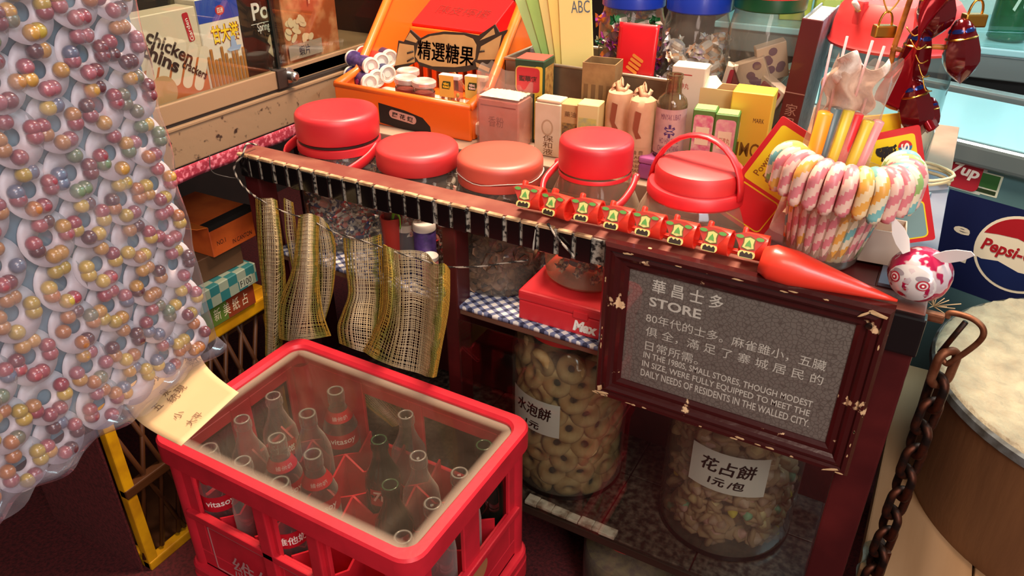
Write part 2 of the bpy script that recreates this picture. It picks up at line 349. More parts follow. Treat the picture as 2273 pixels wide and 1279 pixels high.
# ---------------------------------------------------------------- bottle crate and the crate below it
def crate(z0, label, full=True):
    t = thing('bottle_crate', label, 'crate', (0, 0, z0))
    X0, X1, Y0, Y1, HH = -.866, -.400, .474, .780, .27
    cx, cy, w, d = (X0 + X1) / 2, (Y0 + Y1) / 2, X1 - X0, Y1 - Y0
    def ring(name, w1, d1, r1, w2, d2, r2, za, zb, zc):      # outer/inner loops of a lipped ring
        loops = [(w1, d1, r1, za), (w1, d1, r1, zb - .004), (w1 - .006, d1 - .006, r1 - .003, zb), (w2 + .008, d2 + .008, r2 + .004, zb), (w2, d2, r2, zb - .005), (w2, d2, r2, zc)]
        vs, fs = [], []; n = 4 * 7
        for a, b, r, z in loops:
            for x, y in rrect(a, b, r, 6): vs.append((cx + x, cy + y, z))
        for l in range(len(loops) - 1):
            for i in range(n): fs.append((l * n + i, l * n + (i + 1) % n, (l + 1) * n + (i + 1) % n, (l + 1) * n + i))
        for i in range(n): fs.append(((len(loops) - 1) * n + i, (len(loops) - 1) * n + (i + 1) % n, (i + 1) % n, i))
        o = mesh(name, vs, fs, CRATE, t, smooth=True); sharp(o, 35); return o
    ring('top_rim', w, d, .03, w - .04, d - .04, .022, HH - .036, HH, HH - .036)
    ring('bottom_flange', w - .002, d - .002, .03, w - .05, d - .05, .02, 0, .016, 0)
    iw, th = .006, .012
    xa, xb, ya, yb = X0 + .014, X1 - .014, Y0 + .014, Y1 - .014
    def wall(name, a0, a1, fix, th, axis, windows, sgn):
        bm = bmesh.new()
        def b(p0, p1, z0, z1, th=th, o=0):
            q0, q1 = (fix + o, fix + o + sgn * th) if sgn > 0 else (fix + o - th, fix + o)
            if axis == 'x': addbox(bm, p0, p1, min(q0, q1), max(q0, q1), z0, z1)
            else: addbox(bm, min(q0, q1), max(q0, q1), p0, p1, z0, z1)
        b(a0, a1, .012, .05); last = a0
        for w0, w1, zl, zh in windows:
            b(last, w0, .05, .236); b(w0, w1, .05, zl); b(w0, w1, zh, .236)
            last = w1
        b(last, a1, .05, .236)
        bmesh.ops.bevel(bm, geom=bm.edges[:], offset=.0015, segments=1, affect='EDGES')
        return frombm(name, bm, CRATE, t)
    L = [(xa + .045, xa + .165, .135, .215), (xa + .205, xa + .265, .135, .215), (xa + .30, xb - .045, .135, .215)]
    wall('front_wall', xa, xb, ya, .007, 'x', L, 1); wall('back_wall', xa, xb, yb - .007, .007, 'x', [(xa + .14, xa + .235, .12, .215), (xa + .26, xb - .04, .12, .215)], 1)
    S = [(ya + .04, ya + .115, .12, .215), (ya + .155, yb - .04, .12, .215)]
    wall('right_wall', ya, yb, xb - .007, .007, 'y', S, 1); wall('left_wall', ya, yb, xa, .007, 'y', S, 1)
    bx('crate_floor', xa, xb, ya, yb, .012, .02, CRATE, t, .001)
    # corner posts and sill bars standing proud of the walls
    for px_ in (xa, xb):
        for py_ in (ya, yb):
            lathe('corner_post', [(.017, .016), (.017, .238)], CRATE, t, 14, loc=(px_ + (.012 if px_ == xa else -.012), py_ + (.012 if py_ == ya else -.012), 0))
    bx('window_sill_bar', xa + .02, xb - .02, ya - .008, ya + .002, .125, .138, CRATE, t, .002)
    bx('window_sill_bar', xb - .002, xb + .008, ya + .02, yb - .02, .110, .122, CRATE, t, .002)
    bx('front_rib', xa + .175, xa + .197, ya - .008, ya + .002, .02, .236, CRATE, t, .002)
    bx('front_rib', xa + .272, xa + .292, ya - .008, ya + .002, .02, .236, CRATE, t, .002)
    # dividers: zig-zag topped plates, high where they cross
    nx, ny = 6, 4; sx, sy = (xb - xa - .014) / nx, (yb - ya - .014) / ny; bxm, bym = xa + .007, ya + .007
    zt, zl = .138, .116
    for k in range(1, nx):
        out = [(bym, .02)] + [(bym + sy * ny, .02)]
        top = []
        for j in range(ny * 2, -1, -1): top.append((bym + sy * j / 2, zl if j % 2 else zt))
        prism('divider', out + top, .0035, CRATE, t, mtx=MX((bxm + sx * k + .0018, 0, 0), *SIDE))
    for k in range(1, ny):
        top = []
        for j in range(nx * 2, -1, -1): top.append((bxm + sx * j / 2, zl if j % 2 else zt))
        prism('divider', [(bxm, .02), (bxm + sx * nx, .02)] + top, .0035, CRATE, t, mtx=MX((0, bym + sy * k - .0018, 0), *FRONT))
    LINE = M('worn_white_line', 'B98A88', .6)
    for (a, b, c, d) in ((xa + .05, xa + .30, .022, .0235), (xa + .05, xa + .30, .112, .1135), (xa + .05, xa + .0515, .022, .1135), (xa + .2985, xa + .30, .022, .1135)):
        bx('printed_line', a, b, ya - .0006, ya, c, d, LINE, t, 0)
    T('printed_lettering', '維他奶', .05, LINE, t, MX((xa + .175, ya - .009, .066), *FRONT))
    GDW = M('worn_gold_print', 'A86F45', .6)
    prism('printed_emblem', circ(.022, 24), .0006, GDW, t, mtx=MX((xb + .0006, ya + .15, .085), *SIDE))
    T('printed_lettering', '香港', .028, LINE, t, MX((xb + .0006, ya + .15, .04), *SIDE))
    return t, (bxm, bym, sx, sy)
CR, (bxm, bym, sx, sy) = crate(.30, 'red plastic bottle crate full of empty glass bottles in front of the counter')
crate(.028, 'lower red plastic crate standing under the bottle crate')
bx0 = thing('crate_dolly', 'dark low timber board on the floor under the crates', 'board', (0, 0, 0))
for i in range(3): bx('plank', -.86, -.406, .485 + i * .098, .578 + i * .098, 0, .0275, M('dark_timber', '2B1A12', .7, col2='1B0F0B', scale=20), bx0, .002)
# ---- bottles
def bottle_prof(kind):
    if kind == 'soy': return [(0, .004), (.024, 0), (.029, .004), (.0295, .05), (.0295, .122), (.0285, .140), (.0225, .160), (.0150, .176), (.0120, .188), (.0137, .19), (.0140, .197), (.0132, .2), (.0140, .203), (.0137, .212), (.0100, .2125), (.0092, .19)]
    return [(0, .004), (.024, 0), (.0285, .004), (.0288, .130), (.0268, .150), (.018, .170), (.0122, .188), (.0112, .202), (.0134, .204), (.0134, .212), (.0122, .214), (.0126, .219), (.0096, .2195), (.0088, .20)]
LBLR = M('bottle_label_red', 'B31224', .45)
def bottle(kind, cx, cy, label, txt=None, txt2=None, rz=0., tilt=(0, 0)):
    z = .321
    t = thing('glass_bottle', label, 'bottle', (cx, cy, z), (tilt[0], tilt[1], rz))
    zl_, rl_ = (.205, .0125) if kind == 'soy' else (.2125, .0115)
    tube('bottle_lip', [(rl_ * .93 * cos(a * .3142), rl_ * .93 * sin(a * .3142), zl_ + .006) for a in range(20)], .0014, M('green_lip_glass', '2E4E34', .12, coat=.5) if kind == 'green' else M('pale_lip_glass', '8E8A86', .12, coat=.6), t, 8, closed=True)  # pale ring on clear bottles paints in the highlight on the lip
    green = kind == 'green'
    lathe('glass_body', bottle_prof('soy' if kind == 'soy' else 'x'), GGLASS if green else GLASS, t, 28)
    if kind == 'soy':
        if txt:
            patch('red_label_band', 2 * pi * .98, .160, .177, .0232, LBLR, t, .0156, n=28)
            patch('red_label_band', 2 * pi * .98, .112, .140, .0300, LBLR, t, .0289, n=28); patch('red_label_band', 2 * pi * .98, .035, .066, .0300, LBLR, t, n=28)
            T('label_lettering', txt, .016, WHITE, t, Matrix.Translation((0, 0, .126)), cyl=.0303, bold=.015, fit=.044); T('label_lettering', txt2 or '維他奶', .012, WHITE, t, Matrix.Translation((0, 0, .168)), cyl=.0212, fit=.026)
            T('label_lettering', txt2 or '維他奶', .017, WHITE, t, Matrix.Translation((0, 0, .050)), cyl=.0304)
    elif txt:
        patch('red_label', 1.6, .112, .143, .0292, LBLR, t, .0282, n=12)
        T('label_lettering', txt, .026, WHITE, t, Matrix.Translation((0, 0, .128)), fit=.036, cyl=.0297, bold=.02, shear=.15)
    return t
def cell(i, j): return bxm + sx * (i + .5), bym + sy * (j + .5)
look = YAW
BT = [(0, 2, 'x', 'clear glass bottle in the far left corner of the crate', 'Schweppes'), (0, 1, 'x', 'clear screw-neck bottle nearest the handwritten paper', None),
      (1, 2, 'soy', 'clear unlabelled-necked bottle beside the one in the far left corner', None), (1, 3, 'soy', 'soy milk bottle with a bold red label at the back rim of the crate', 'vitasoy'),
      (1, 1, 'soy', 'dusty soy milk bottle with faded red label at left of crate', 'vitasoy'), (2, 1, 'soy', 'clear bottle with a broad red band in the middle of the crate', 'vitasoy'),
      (3, 2, 'green', 'dark green soda bottle standing tallest in mid crate', '7up'), (3, 3, 'x', 'slim clear bottle at the back of the crate by its window', None),
      (4, 2, 'x', 'clear bottle with round mouth right of the green bottles', None), (1, 0, 'x', 'clear bottle half lost in dust near the front rim', None),
      (4, 1, 'green', 'green soda bottle with a red square label near the front', '7up'), (5, 0, 'x', 'clear bottle in the near right corner under the cover', None),
      (5, 3, 'green', 'dark bottle tucked in the far right corner of the crate', None), (0, 0, 'soy', 'soy milk bottle seen through the left window of the crate front', 'vitasoy'),
      (2, 0, 'soy', 'soy milk bottle seen through the middle of the crate front', '維他奶'), (5, 1, 'x', 'stout clear bottle beside the right wall of the crate', None),
      (5, 2, 'x', 'clear bottle behind the stout one along the right wall', None)]
for i, j, k, lb, tx in BT:
    x, y = cell(i, j); bottle(k, x, y, lb, tx, rz=math.atan2(-x, y) + random.uniform(-.12, .12))
# dusty acrylic cover let into the rim
def dustpane():
    m = G('dusty_acrylic', 'F1EFEA', 1.45, .08, dust=.035, dustcol='A08C7A', dscale=11); nt = m.node_tree; L = nt.links
    m2 = [n for n in nt.nodes if n.type == 'MIX_SHADER' and n.inputs[2].is_linked and n.inputs[2].links[0].from_node.type == 'BSDF_DIFFUSE'][0]
    src = m2.inputs[0].links[0].from_socket
    tc = nt.nodes.new('ShaderNodeTexCoord'); s = nt.nodes.new('ShaderNodeSeparateXYZ'); L.new(tc.outputs['Object'], s.inputs[0])
    def edge(o, half):
        a = nt.nodes.new('ShaderNodeMath'); a.operation = 'ABSOLUTE'; L.new(o, a.inputs[0])
        r = nt.nodes.new('ShaderNodeMapRange'); r.inputs['From Min'].default_value = half - .018; r.inputs['From Max'].default_value = half - .004; r.inputs['To Max'].default_value = .7; L.new(a.outputs[0], r.inputs[0]); return r.outputs[0]
    mx = nt.nodes.new('ShaderNodeMath'); mx.operation = 'MAXIMUM'; L.new(edge(s.outputs[0], .2135), mx.inputs[0]); L.new(edge(s.outputs[1], .1335), mx.inputs[1])
    m3 = nt.nodes.new('ShaderNodeMath'); m3.operation = 'MAXIMUM'; L.new(mx.outputs[0], m3.inputs[0]); L.new(src, m3.inputs[1]); L.new(m3.outputs[0], m2.inputs[0]); return m
cv = prism('acrylic_cover', rrect(.427, .267, .023), .002, dustpane(), loc=(-.633, .627, .561))
tag(cv, 'dusty clear acrylic sheet let into the rim of the bottle crate', 'cover')
# ---------------------------------------------------------------- sign in its frame
FX0, FX1, FZ0, FZ1 = -.338, .016, .597, .848; FY = .8622
SG = thing('framed_sign', 'chipped dark wooden framed store sign hanging on the counter front', 'sign', ((FX0 + FX1) / 2, FY, (FZ0 + FZ1) / 2))
FM = M('chipped_frame_wood', '38100F', .25, col2='D7B48A', scale=36, lo=.665, hi=.685, detail=9, bump=.15, bscale=60, coat=.25)
w2, h2 = (FX1 - FX0) / 2, (FZ1 - FZ0) / 2
prof = [(0, -.0), (0, .012), (.004, .017), (.009, .017), (.011, .0135), (.017, .0145), (.021, .012), (.024, .008), (.030, .0085), (.035, .005), (.036, 0)]
def molding(name, a, b, inx):   # a,b outer corners; inward dir
    a, b = V(a), V(b); d = (b - a).normalized(); vs, fs = [], []; n = len(prof)
    for P, sg in ((a, 1), (b, -1)):
        for t, h in prof: q = P + V(inx) * t + d * (t * sg); vs.append((q.x, -h, q.y))
    for i in range(n - 1): fs.append((i, i + 1, n + i + 1, n + i))
    fs.append((0, n - 1, 2 * n - 1, n)); fs.append(tuple(range(n))[::-1]); fs.append(tuple(range(n, 2 * n)))
    bm = bmesh.new(); vv = [bm.verts.new(v) for v in vs]; [bm.faces.new([vv[i] for i in f]) for f in fs]
    return frombm(name, bm, FM, SG)
molding('frame_rail', (-w2, h2), (w2, h2), (0, -1)); molding('frame_rail', (-w2, -h2), (w2, -h2), (0, 1))
molding('frame_rail', (-w2, -h2), (-w2, h2), (1, 0)); molding('frame_rail', (w2, -h2), (w2, h2), (-1, 0))
CHIP = M('bare_chip_wood', 'D2B184', .8, col2='A88658', scale=90)
random.seed(19)
def chip(x, y, L, hgt, ang=0., out=.0174):
    n = 9; P = [(L * cos(2 * pi * k / n) * random.uniform(.6, 1.1), hgt * sin(2 * pi * k / n) * random.uniform(.5, 1.2)) for k in range(n)]
    prism('paint_chip', P, .0008, CHIP, SG, mtx=MX((x, -out, y), (cos(ang), 0, sin(ang)), (-sin(ang), 0, cos(ang))))
for i in range(13): chip(random.uniform(-w2, w2), -h2 + .0064 + random.uniform(-.002, .002), random.uniform(.002, .009), random.uniform(.0006, .0018))
for i in range(7): chip(random.uniform(-w2, w2), h2 - .0064 + random.uniform(-.002, .002), random.uniform(.002, .008), random.uniform(.0006, .0016))
for i in range(6): chip(-w2 + .0064, random.uniform(-h2, h2), random.uniform(.002, .006), .001, pi / 2)
for i in range(6): chip(w2 - .0064, random.uniform(-h2, h2), random.uniform(.002, .005), .001, pi / 2)
chip(-w2 + .012, -h2 + .009, .013, .003, .1); chip(-w2 + .009, -h2 + .016, .006, .004, 1.2); chip(w2 - .016, h2 - .008, .015, .003, -.15); chip(w2 - .03, h2 - .012, .008, .002, .7); chip(w2 - .02, -h2 + .006, .012, .002, .4)
def crackle():
    m = M('grey_crackle_panel', '77716A', .45); nt = m.node_tree; b = nt.nodes['Principled BSDF']; L = nt.links
    tc = nt.nodes.new('ShaderNodeTexCoord'); v = nt.nodes.new('ShaderNodeTexVoronoi'); v.feature = 'DISTANCE_TO_EDGE'; v.inputs['Scale'].default_value = 170
    L.new(tc.outputs['Object'], v.inputs['Vector']); r = nt.nodes.new('ShaderNodeValToRGB'); r.color_ramp.elements[0].color = lin('625A54'); r.color_ramp.elements[1].color = lin('857D76'); r.color_ramp.elements[1].position = .12
    L.new(v.outputs['Distance'], r.inputs[0]); L.new(r.outputs[0], b.inputs['Base Color']); return m
bx('backing_panel', -w2 + .034, w2 - .034, -.0035, -.0005, -h2 + .034, h2 - .034, crackle(), SG, 0)
bx('sign_glass', -w2 + .034, w2 - .034, -.0052, -.0048, -h2 + .034, h2 - .034, G('sign_glass', 'F4F5F4', 1.5, .02), SG, 0)
SL = M('silver_lettering', 'EDE7DC', .5)
so = V(SG.location)
def signrow(s, x0, y0, x1, y1, hpx, bold=0., sp=1.):
    a = PY(x0, y0, FY - .004) - so; b = PY(x1, y1, FY - .004) - so; w = b.x - a.x
    T('sign_lettering', s, .01, SL, SG, MX(((a.x + b.x) / 2, -.0041, (a.z + b.z) / 2), *FRONT), fit=w, bold=bold, h=hpx, space=sp)
signrow('華 昌 士 多', 1448, 636, 1606, 672, .0205, .012)
signrow('STORE', 1441, 673, 1557, 694, .0145, .025)
signrow('80年代的士多。麻雀雖小，五臟', 1434, 706, 1834, 812, .0155)
signrow('俱 全，滿 足 了 寨 城 居 民 的', 1433, 738, 1828, 842, .0155)
signrow('日常所需。', 1432, 768, 1550, 798, .0155)
signrow('IN THE 1980S, SMALL STORES, THOUGH MODEST', 1428, 790, 1804, 897, .0118, .012)
signrow('IN SIZE, WERE FULLY EQUIPPED TO MEET THE', 1425, 809, 1798, 917, .0118, .012)
signrow('DAILY NEEDS OF RESIDENTS IN THE WALLED CITY.', 1422, 828, 1797, 938, .0118, .012)
lathe('frame_screw', [(0, .002), (.0035, .002), (.0045, 0)], DARKM, SG, 12, mtx=MX((w2 - .022, -.0125, h2 - .028), *FRONT))
# ---------------------------------------------------------------- glass cabinet on the left
CB = thing('glass_cabinet', 'old beige metal cabinet with glass doors full of snack boxes at left', 'cabinet', (-1.07, 0, 0))
RUST = M('rusty_beige_paint', '84694F', .5, col2='2E1C14', scale=55, lo=.61, hi=.68, detail=8, bump=.1, bscale=80)
BEI = M('beige_enamel', '8A6E52', .42, col2='6B523C', scale=9, lo=.5, hi=.8)
CY0, CY1 = .30, 1.42
bx('lower_fascia', -.02, 0, CY0, CY1, .838, .902, RUST, CB, .002)
bx('track_groove', -.02, -.006, CY0, CY1, .902, .909, M('dark_groove', '241A14', .6), CB, 0)
bx('track_lip', -.014, .002, CY0, CY1, .898, .903, BEI, CB, .001)
bx('door_rail', -.018, -.003, CY0, 1.036, .909, .941, BEI, CB, .0015)
bx('door_rail', -.032, -.02, 1.03, CY1, .909, .937, BEI, CB, .0015)
bx('cabinet_floor', -.34, -.02, CY0, CY1, .838, .93, BEI, CB, 0)
bx('cabinet_back', -.36, -.34, CY0, CY1, .838, 1.5, M('cabinet_dark_lining', '2B211C', .7), CB, 0)
bx('cabinet_top', -.36, 0, CY0, CY1, 1.48, 1.52, BEI, CB, .002)
bx('cabinet_end', -.34, 0, CY1 - .012, CY1, .93, 1.48, M('cabinet_dark_lining', '', .7), CB, 0)
bx('cabinet_end', -.34, 0, CY0, CY0 + .012, .93, 1.48, BEI, CB, 0)
bx('door_glass', -.012, -.008, CY0 + .01, 1.034, .941, 1.48, PANE, CB, 0)
bx('door_glass', -.028, -.024, 1.03, CY1 - .012, .937, 1.48, PANE, CB, 0)
bx('glass_edge_strip', -.014, -.006, 1.032, 1.038, .941, 1.48, M('dark_glass_edge', '141A17', .2), CB, .0005)
for y in (CY0 + .34, CY1 - .05):
    bx('cabinet_leg', -.35, -.31, y, y + .035, 0, .838, MAROON, CB, .002)
bx('cabinet_leg', -.05, -.015, CY1 - .05, CY1 - .015, 0, .838, MAROON, CB, .002)
lk = lathe('door_lock', [(0, .022), (.0055, .0215), (.009, .018), (.0095, .014), (.0085, .012), (.0085, 0)], STEEL, CB, 24, mtx=MX((-.004, 1.052, .927), *SIDE))
lathe('lock_collar', [(.0085, .004), (.014, .003), (.015, 0)], STEEL, lk, 24)
bx('lock_block', -.016, .001, 1.02, 1.045, .908, .943, M('dark_lock_block', '332620', .5, .3), CB, .002)
def hang(u, v): return (-1.068 + .002 * sin(u * 40) * v, CY0 + .3 + (CY1 - CY0 - .34) * u, .837 - .024 * v)
tag(surf('cloth_strip', hang, 60, 4, M('pink_patterned_cloth', '8E1F33', .8, col2='C76B78', scale=120, lo=.5, hi=.62), thick=.001), 'pink patterned cloth strip hanging under the glass cabinet', 'cloth')
# snack boxes behind the glass
def carton(name, label, cat, loc, rz, w, d, h, mat, group=None, tilt=0., bev=.0015):
    t = thing(name, label, cat, loc, (tilt, 0, rz), group); bx('carton', -w / 2, w / 2, -d / 2, d / 2, 0, h, mat, t, bev, 1); return t
def fr(d, x, z, e=.0004): return MX((x, -d / 2 - e, z), *FRONT)
S90 = radians(90)
def sheet_on(t, name, x0, x1, z0, z1, d, mat, e=.0003, rot=0.):
    return mesh(name, [(x0, -d / 2 - e, z0), (x1, -d / 2 - e, z0), (x1, -d / 2 - e, z1), (x0, -d / 2 - e, z1)], [(0, 1, 2, 3)], mat, t)
ZC = .9305
PK = M('snack_pink', 'C9A595', .55); OR = M('snack_orange', 'B4602F', .55); WOODP = M('pretzel_brown', 'A86D32', .5)
c1 = carton('snack_carton', 'cream carton of chicken thins crackers behind the glass at far left', 'snack box', (-1.125, .832, ZC), S90, .125, .045, .142, M('thins_cream', 'CDB9A0', .55))
sheet_on(c1, 'orange_print', -.0620, .0620, .002, .062, .045, OR)
for i in range(6):
    xx = -.055 + i * .0215; zz = .088 - i * .009
    prism('cracker_print', rrect(.019, .075, .009, 4), .0003, M('thins_print', 'D6C4AE', .55), c1, mtx=MX((xx, -.0229, zz), (cos(-.45), 0, sin(-.45)), (sin(.45), 0, cos(.45))) @ Matrix.Translation((0, .0, 0)))
rm = lambda x, z, a, e=.0012: MX((x, -.0225 - e, z), (cos(a), 0, sin(a)), (-sin(a), 0, cos(a)))
T('printed_lettering', 'chicken', .03, BLACK, c1, rm(.000, .088, -.62), fit=.092, bold=.025)
T('printed_lettering', 'thins', .03, BLACK, c1, rm(-.022, .076, -.62), fit=.074, bold=.035)
T('printed_lettering', 'crackers', .02, BLACK, c1, rm(.038, .044, -.62), fit=.052, bold=.02)
prism('red_brand_tag', rrect(.012, .046, .003), .0003, M('brand_red', 'B01E2A', .5), c1, mtx=MX((.042, -.0232, .112), (cos(.12), 0, sin(.12)), (-sin(.12), 0, cos(.12))))
T('printed_lettering', 'Garden', .01, WHITE, c1, MX((.042, -.0236, .108), (sin(-.15), 0, cos(.15)), (-cos(.15), 0, -sin(.15))), fit=.036)
prism('biscuit_print', circ(.026, 28), .0003, M('biscuit_print', 'B98E63', .6), c1, mtx=MX((-.03, -.0235, .022), *FRONT))
c2 = carton('snack_carton', 'pretzel stick carton with a blue top and yellow lettering behind glass', 'snack box', (-1.128, .940, ZC), S90, .088, .05, .150, M('pretzel_white', 'D9CBBB', .55))
sheet_on(c2, 'blue_print', -.0438, .0438, .112, .149, .05, M('pretzel_blue', '1F3F9E', .5))
prism('red_oval_print', circ(.010, 24, ry=.008), .0003, M('brand_red', '', .5), c2, mtx=fr(.05, .004, .128, .0008))
T('printed_lettering', '四洲', .01, WHITE, c2, fr(.05, .004, .128, .0012), fit=.012)
for i in range(11):
    bx('pretzel_stick', -.041 + i * .0078, -.0352 + i * .0078, -.0266, -.025, .004, .058 + .012 * sin(i * 1.9), WOODP, c2, .0012, 1)
T('printed_lettering', '甘大滋', .03, M('maroon_shadow_print', '7B2A14', .5), c2, fr(.05, .0085, .0895, .0006), fit=.062, bold=.06)
T('printed_lettering', '甘大滋', .03, YEL, c2, fr(.05, .007, .0905, .0012), fit=.059, bold=.025)
for nm, ou, ma, x_, z_ in (('hat_print', [(-.016, 0), (-.006, .004), (-.004, .02), (.004, .021), (.007, .004), (.017, .003), (.012, -.004), (-.010, -.004)], M('pale_blue_print', '8FA9CC', .5), .020, .062), ):
    prism(nm, ou, .0003, ma, c2, mtx=fr(.05, x_, z_, .002))
c3 = carton('snack_carton', 'black carton with large white serif lettering behind glass', 'snack box', (-1.132, 1.032, ZC), S90, .085, .05, .170, M('dark_box', '1B1410', .45))
T('printed_lettering', 'Po', .05, WHITE, c3, fr(.05, .006, .112), h=.03, fit=.040, bold=.02)
bx('printed_line', -.02, .035, -.0254, -.025, .0905, .0915, WHITE, c3, 0)
T('printed_lettering', 'Spring O', .02, WHITE, c3, fr(.05, .014, .082), fit=.042, bold=.01)
prism('onion_print', [(0, 0), (.010, .010), (.006, .02), (.011, .032), (.004, .044), (-.004, .04), (-.01, .03), (-.004, .022), (-.012, .012)], .0003, M('onion_print', 'C9B294', .6), c3, mtx=fr(.05, .022, .026, .0006))
c4 = carton('snack_carton', 'tall carton printed with orange prawn crisps behind the right glass door', 'snack box', (-1.128, 1.160, ZC), S90, .150, .05, .190, M('crisp_print', '9A4A25', .5, col2='C98A5E', scale=28, lo=.45, hi=.7))
random.seed(9)
for i in range(16):
    prism('crisp_print', circ(random.uniform(.008, .013), 14, ry=random.uniform(.005, .008)), .0003, M('pale_crisp_print', 'CBB28E', .6), c4, mtx=MX((random.uniform(-.07, .0), -.0254 - i * .0001, random.uniform(.042, .085)), (cos(i), 0, sin(i)), (-sin(i), 0, cos(i))))
sheet_on(c4, 'label_print', -.072, .02, .012, .040, .05, M('grey_label_print', '9C8674', .6), .003)
T('printed_lettering', '蝦片', .02, BLACK, c4, fr(.05, -.03, .026, .0035), fit=.03)
T('printed_lettering', 'pm', .05, M('ghost_print', 'C9906E', .6), c4, fr(.05, .02, .125, .0035), fit=.05, bold=.01)
sheet_on(c4, 'white_tab', -.02, .075, .150, .19, .05, WHITE, .003)
T('printed_lettering', '大', .03, BLACK, c4, fr(.05, .01, .172, .0036), fit=.03, bold=.04)
# ---------------------------------------------------------------- yellow crate and boxes stacked on it
YC = thing('yellow_crate', 'yellow plastic crate with latticed sides on the floor under the cabinet', 'crate', (-1.33, .80, 0))
YM = M('yellow_plastic', 'E0A411', .4, col2='B97E10', scale=14)
YLM = M('shaded_lattice_plastic', '4E2A10', .5)  # lattice colour darkened to paint in the shade it stands in
yx0, yx1, yy0, yy1, yz = -.15, .15, -.225, .215, .45
for a in (yx0, yx1 - .022):
    for b in (yy0, yy1 - .022): bx('corner_post', a, a + .022, b, b + .022, 0, yz - .02, YM, YC, .003)
bx('top_rim', yx1 - .03, yx1 + .006, yy0 - .005, yy1 + .005, yz - .03, yz, YM, YC, .004); bx('top_rim', yx0 - .006, yx0 + .03, yy0 - .005, yy1 + .005, yz - .03, yz, YM, YC, .004)
bx('top_rim', yx0 + .03, yx1 - .03, yy0 - .005, yy0 + .028, yz - .03, yz, YM, YC, .004); bx('top_rim', yx0 + .03, yx1 - .03, yy1 - .028, yy1 + .005, yz - .03, yz, YM, YC, .004)
for z in (0, .20): bx('base_rim', yx1 - .02, yx1 + .002, yy0, yy1, z, z + .022, YM if z == 0 else YLM, YC, .003)
bx('base_rim', yx0, yx1, yy0, yy0 + .02, 0, .022, YM, YC, .003); bx('crate_tray', yx0 + .01, yx1 - .01, yy0 + .01, yy1 - .01, .40, .418, YLM, YC, .001)
bx('crate_bottom', yx0 + .01, yx1 - .01, yy0 + .01, yy1 - .01, .004, .012, YLM, YC, .001)
for i in range(9):
    y = yy0 + .05 + i * .042
    for sgn in (1, -1):
        tube('lattice_bar', [(yx1 - .01, y - sgn * .05, .03 + .0), (yx1 - .01, y + sgn * .05, .42)], .005, YLM, YC, 6)
bx('end_panel', yx0 - .012, yx1 - .016, yy0 - .010, yy0 - .0055, 0, .452, M('maroon_felt_panel', '6E2527', .95, col2='4E1819', scale=150, bump=.4, bscale=300), YC, .001)
def chk():
    m = M('teal_check_print', '1E5A60', .5); nt = m.node_tree; b = nt.nodes['Principled BSDF']; tc = nt.nodes.new('ShaderNodeTexCoord'); c = nt.nodes.new('ShaderNodeTexChecker')
    c.inputs['Scale'].default_value = 42; c.inputs[1].default_value = lin('2C6F70'); c.inputs[2].default_value = lin('8E9A86'); nt.links.new(tc.outputs['Object'], c.inputs[0]); nt.links.new(c.outputs[0], b.inputs['Base Color']); return m
b1 = carton('flat_box', 'box with red and green front at the bottom of the yellow crate stack', 'box', (-1.255, .883, .4505), S90, .150, .17, .050, M('box_cream_side', 'BFA67C', .6))
sheet_on(b1, 'green_print', -.074, .0, .002, .048, .17, M('print_green', '5E7A2E', .5)); sheet_on(b1, 'red_print', -.0, .074, .002, .048, .17, M('print_brick', '8E3B1F', .5))
T('printed_lettering', '新 美 紙 占', .03, CREAM, b1, fr(.17, .01, .025, .0008), fit=.09)
b2 = carton('flat_box', 'teal and cream checked box in the yellow crate stack', 'box', (-1.245, .888, .5008), S90 + .03, .155, .17, .044, chk())
sheet_on(b2, 'label_print', .026, .062, .006, .026, .17, M('pale_teal_print', 'A9B09A', .6), .0006); T('printed_lettering', 'F100', .02, BLACK, b2, fr(.17, .044, .016, .001), fit=.03)
b3 = carton('flat_box', 'brown box under the orange one on the yellow crate stack', 'box', (-1.26, .885, .5452), S90 - .04, .15, .15, .050, M('brown_box', '5A3B22', .7))
b4 = carton('open_carton', 'torn orange carton with a black band lying on top of the box stack', 'box', (-1.252, .935, .5956), S90 + .02, .118, .165, .066, M('orange_box', 'C4581C', .6, col2='A84413', scale=18))
sheet_on(b4, 'black_band', -.059, .059, .056, .066, .165, BLACK); bx('black_band', -.059, .059, -.083, -.06, .0661, .0665, BLACK, b4, 0)
T('printed_lettering', 'NO.1', .014, BLACK, b4, fr(.165, -.035, .026), fit=.022); T('printed_lettering', 'IN CANTON', .014, BLACK, b4, fr(.165, .018, .014), fit=.052)
mesh('torn_flap', [(-.059, -.083, .066), (.059, -.083, .066), (.057, -.125, .074), (.03, -.12, .07), (.012, -.135, .073), (-.02, -.118, .071), (-.056, -.13, .070)][:0] or [(-.06, -.0825, .0668), (-.06, .06, .0668), (-.10, .05, .076), (-.085, .02, .073), (-.105, -.01, .077), (-.095, -.05, .074), (-.082, -.08, .071)], [(0, 1, 2, 3, 4, 5, 6)], M('orange_flap', 'D2691E', .6), b4).modifiers.new('solid', 'SOLIDIFY').thickness = .0012
# ---------------------------------------------------------------- jars
ZS = .6575
def strap(name, pts, mat, parent, rx=.0045, rz=.009, n=5, up=(0, 0, 1)):
    return tube(name, spline(pts, n), rz, mat, parent, 10, flat=rx / rz, up=up)
def lid(t, r, z0, h, mat, domed=.0, skirt=0., ribbed=False):
    p = [(0, z0 + h + domed), (r * .55, z0 + h + domed * .8), (r * .86, z0 + h), (r * .95, z0 + h - .002), (r * .99, z0 + h - .006), (r, z0 + h - .012), (r, z0 + .003), (r * .985, z0), (r * .93, z0)]
    o = lathe('lid', p, mat, t, 56); return o
JY = .992
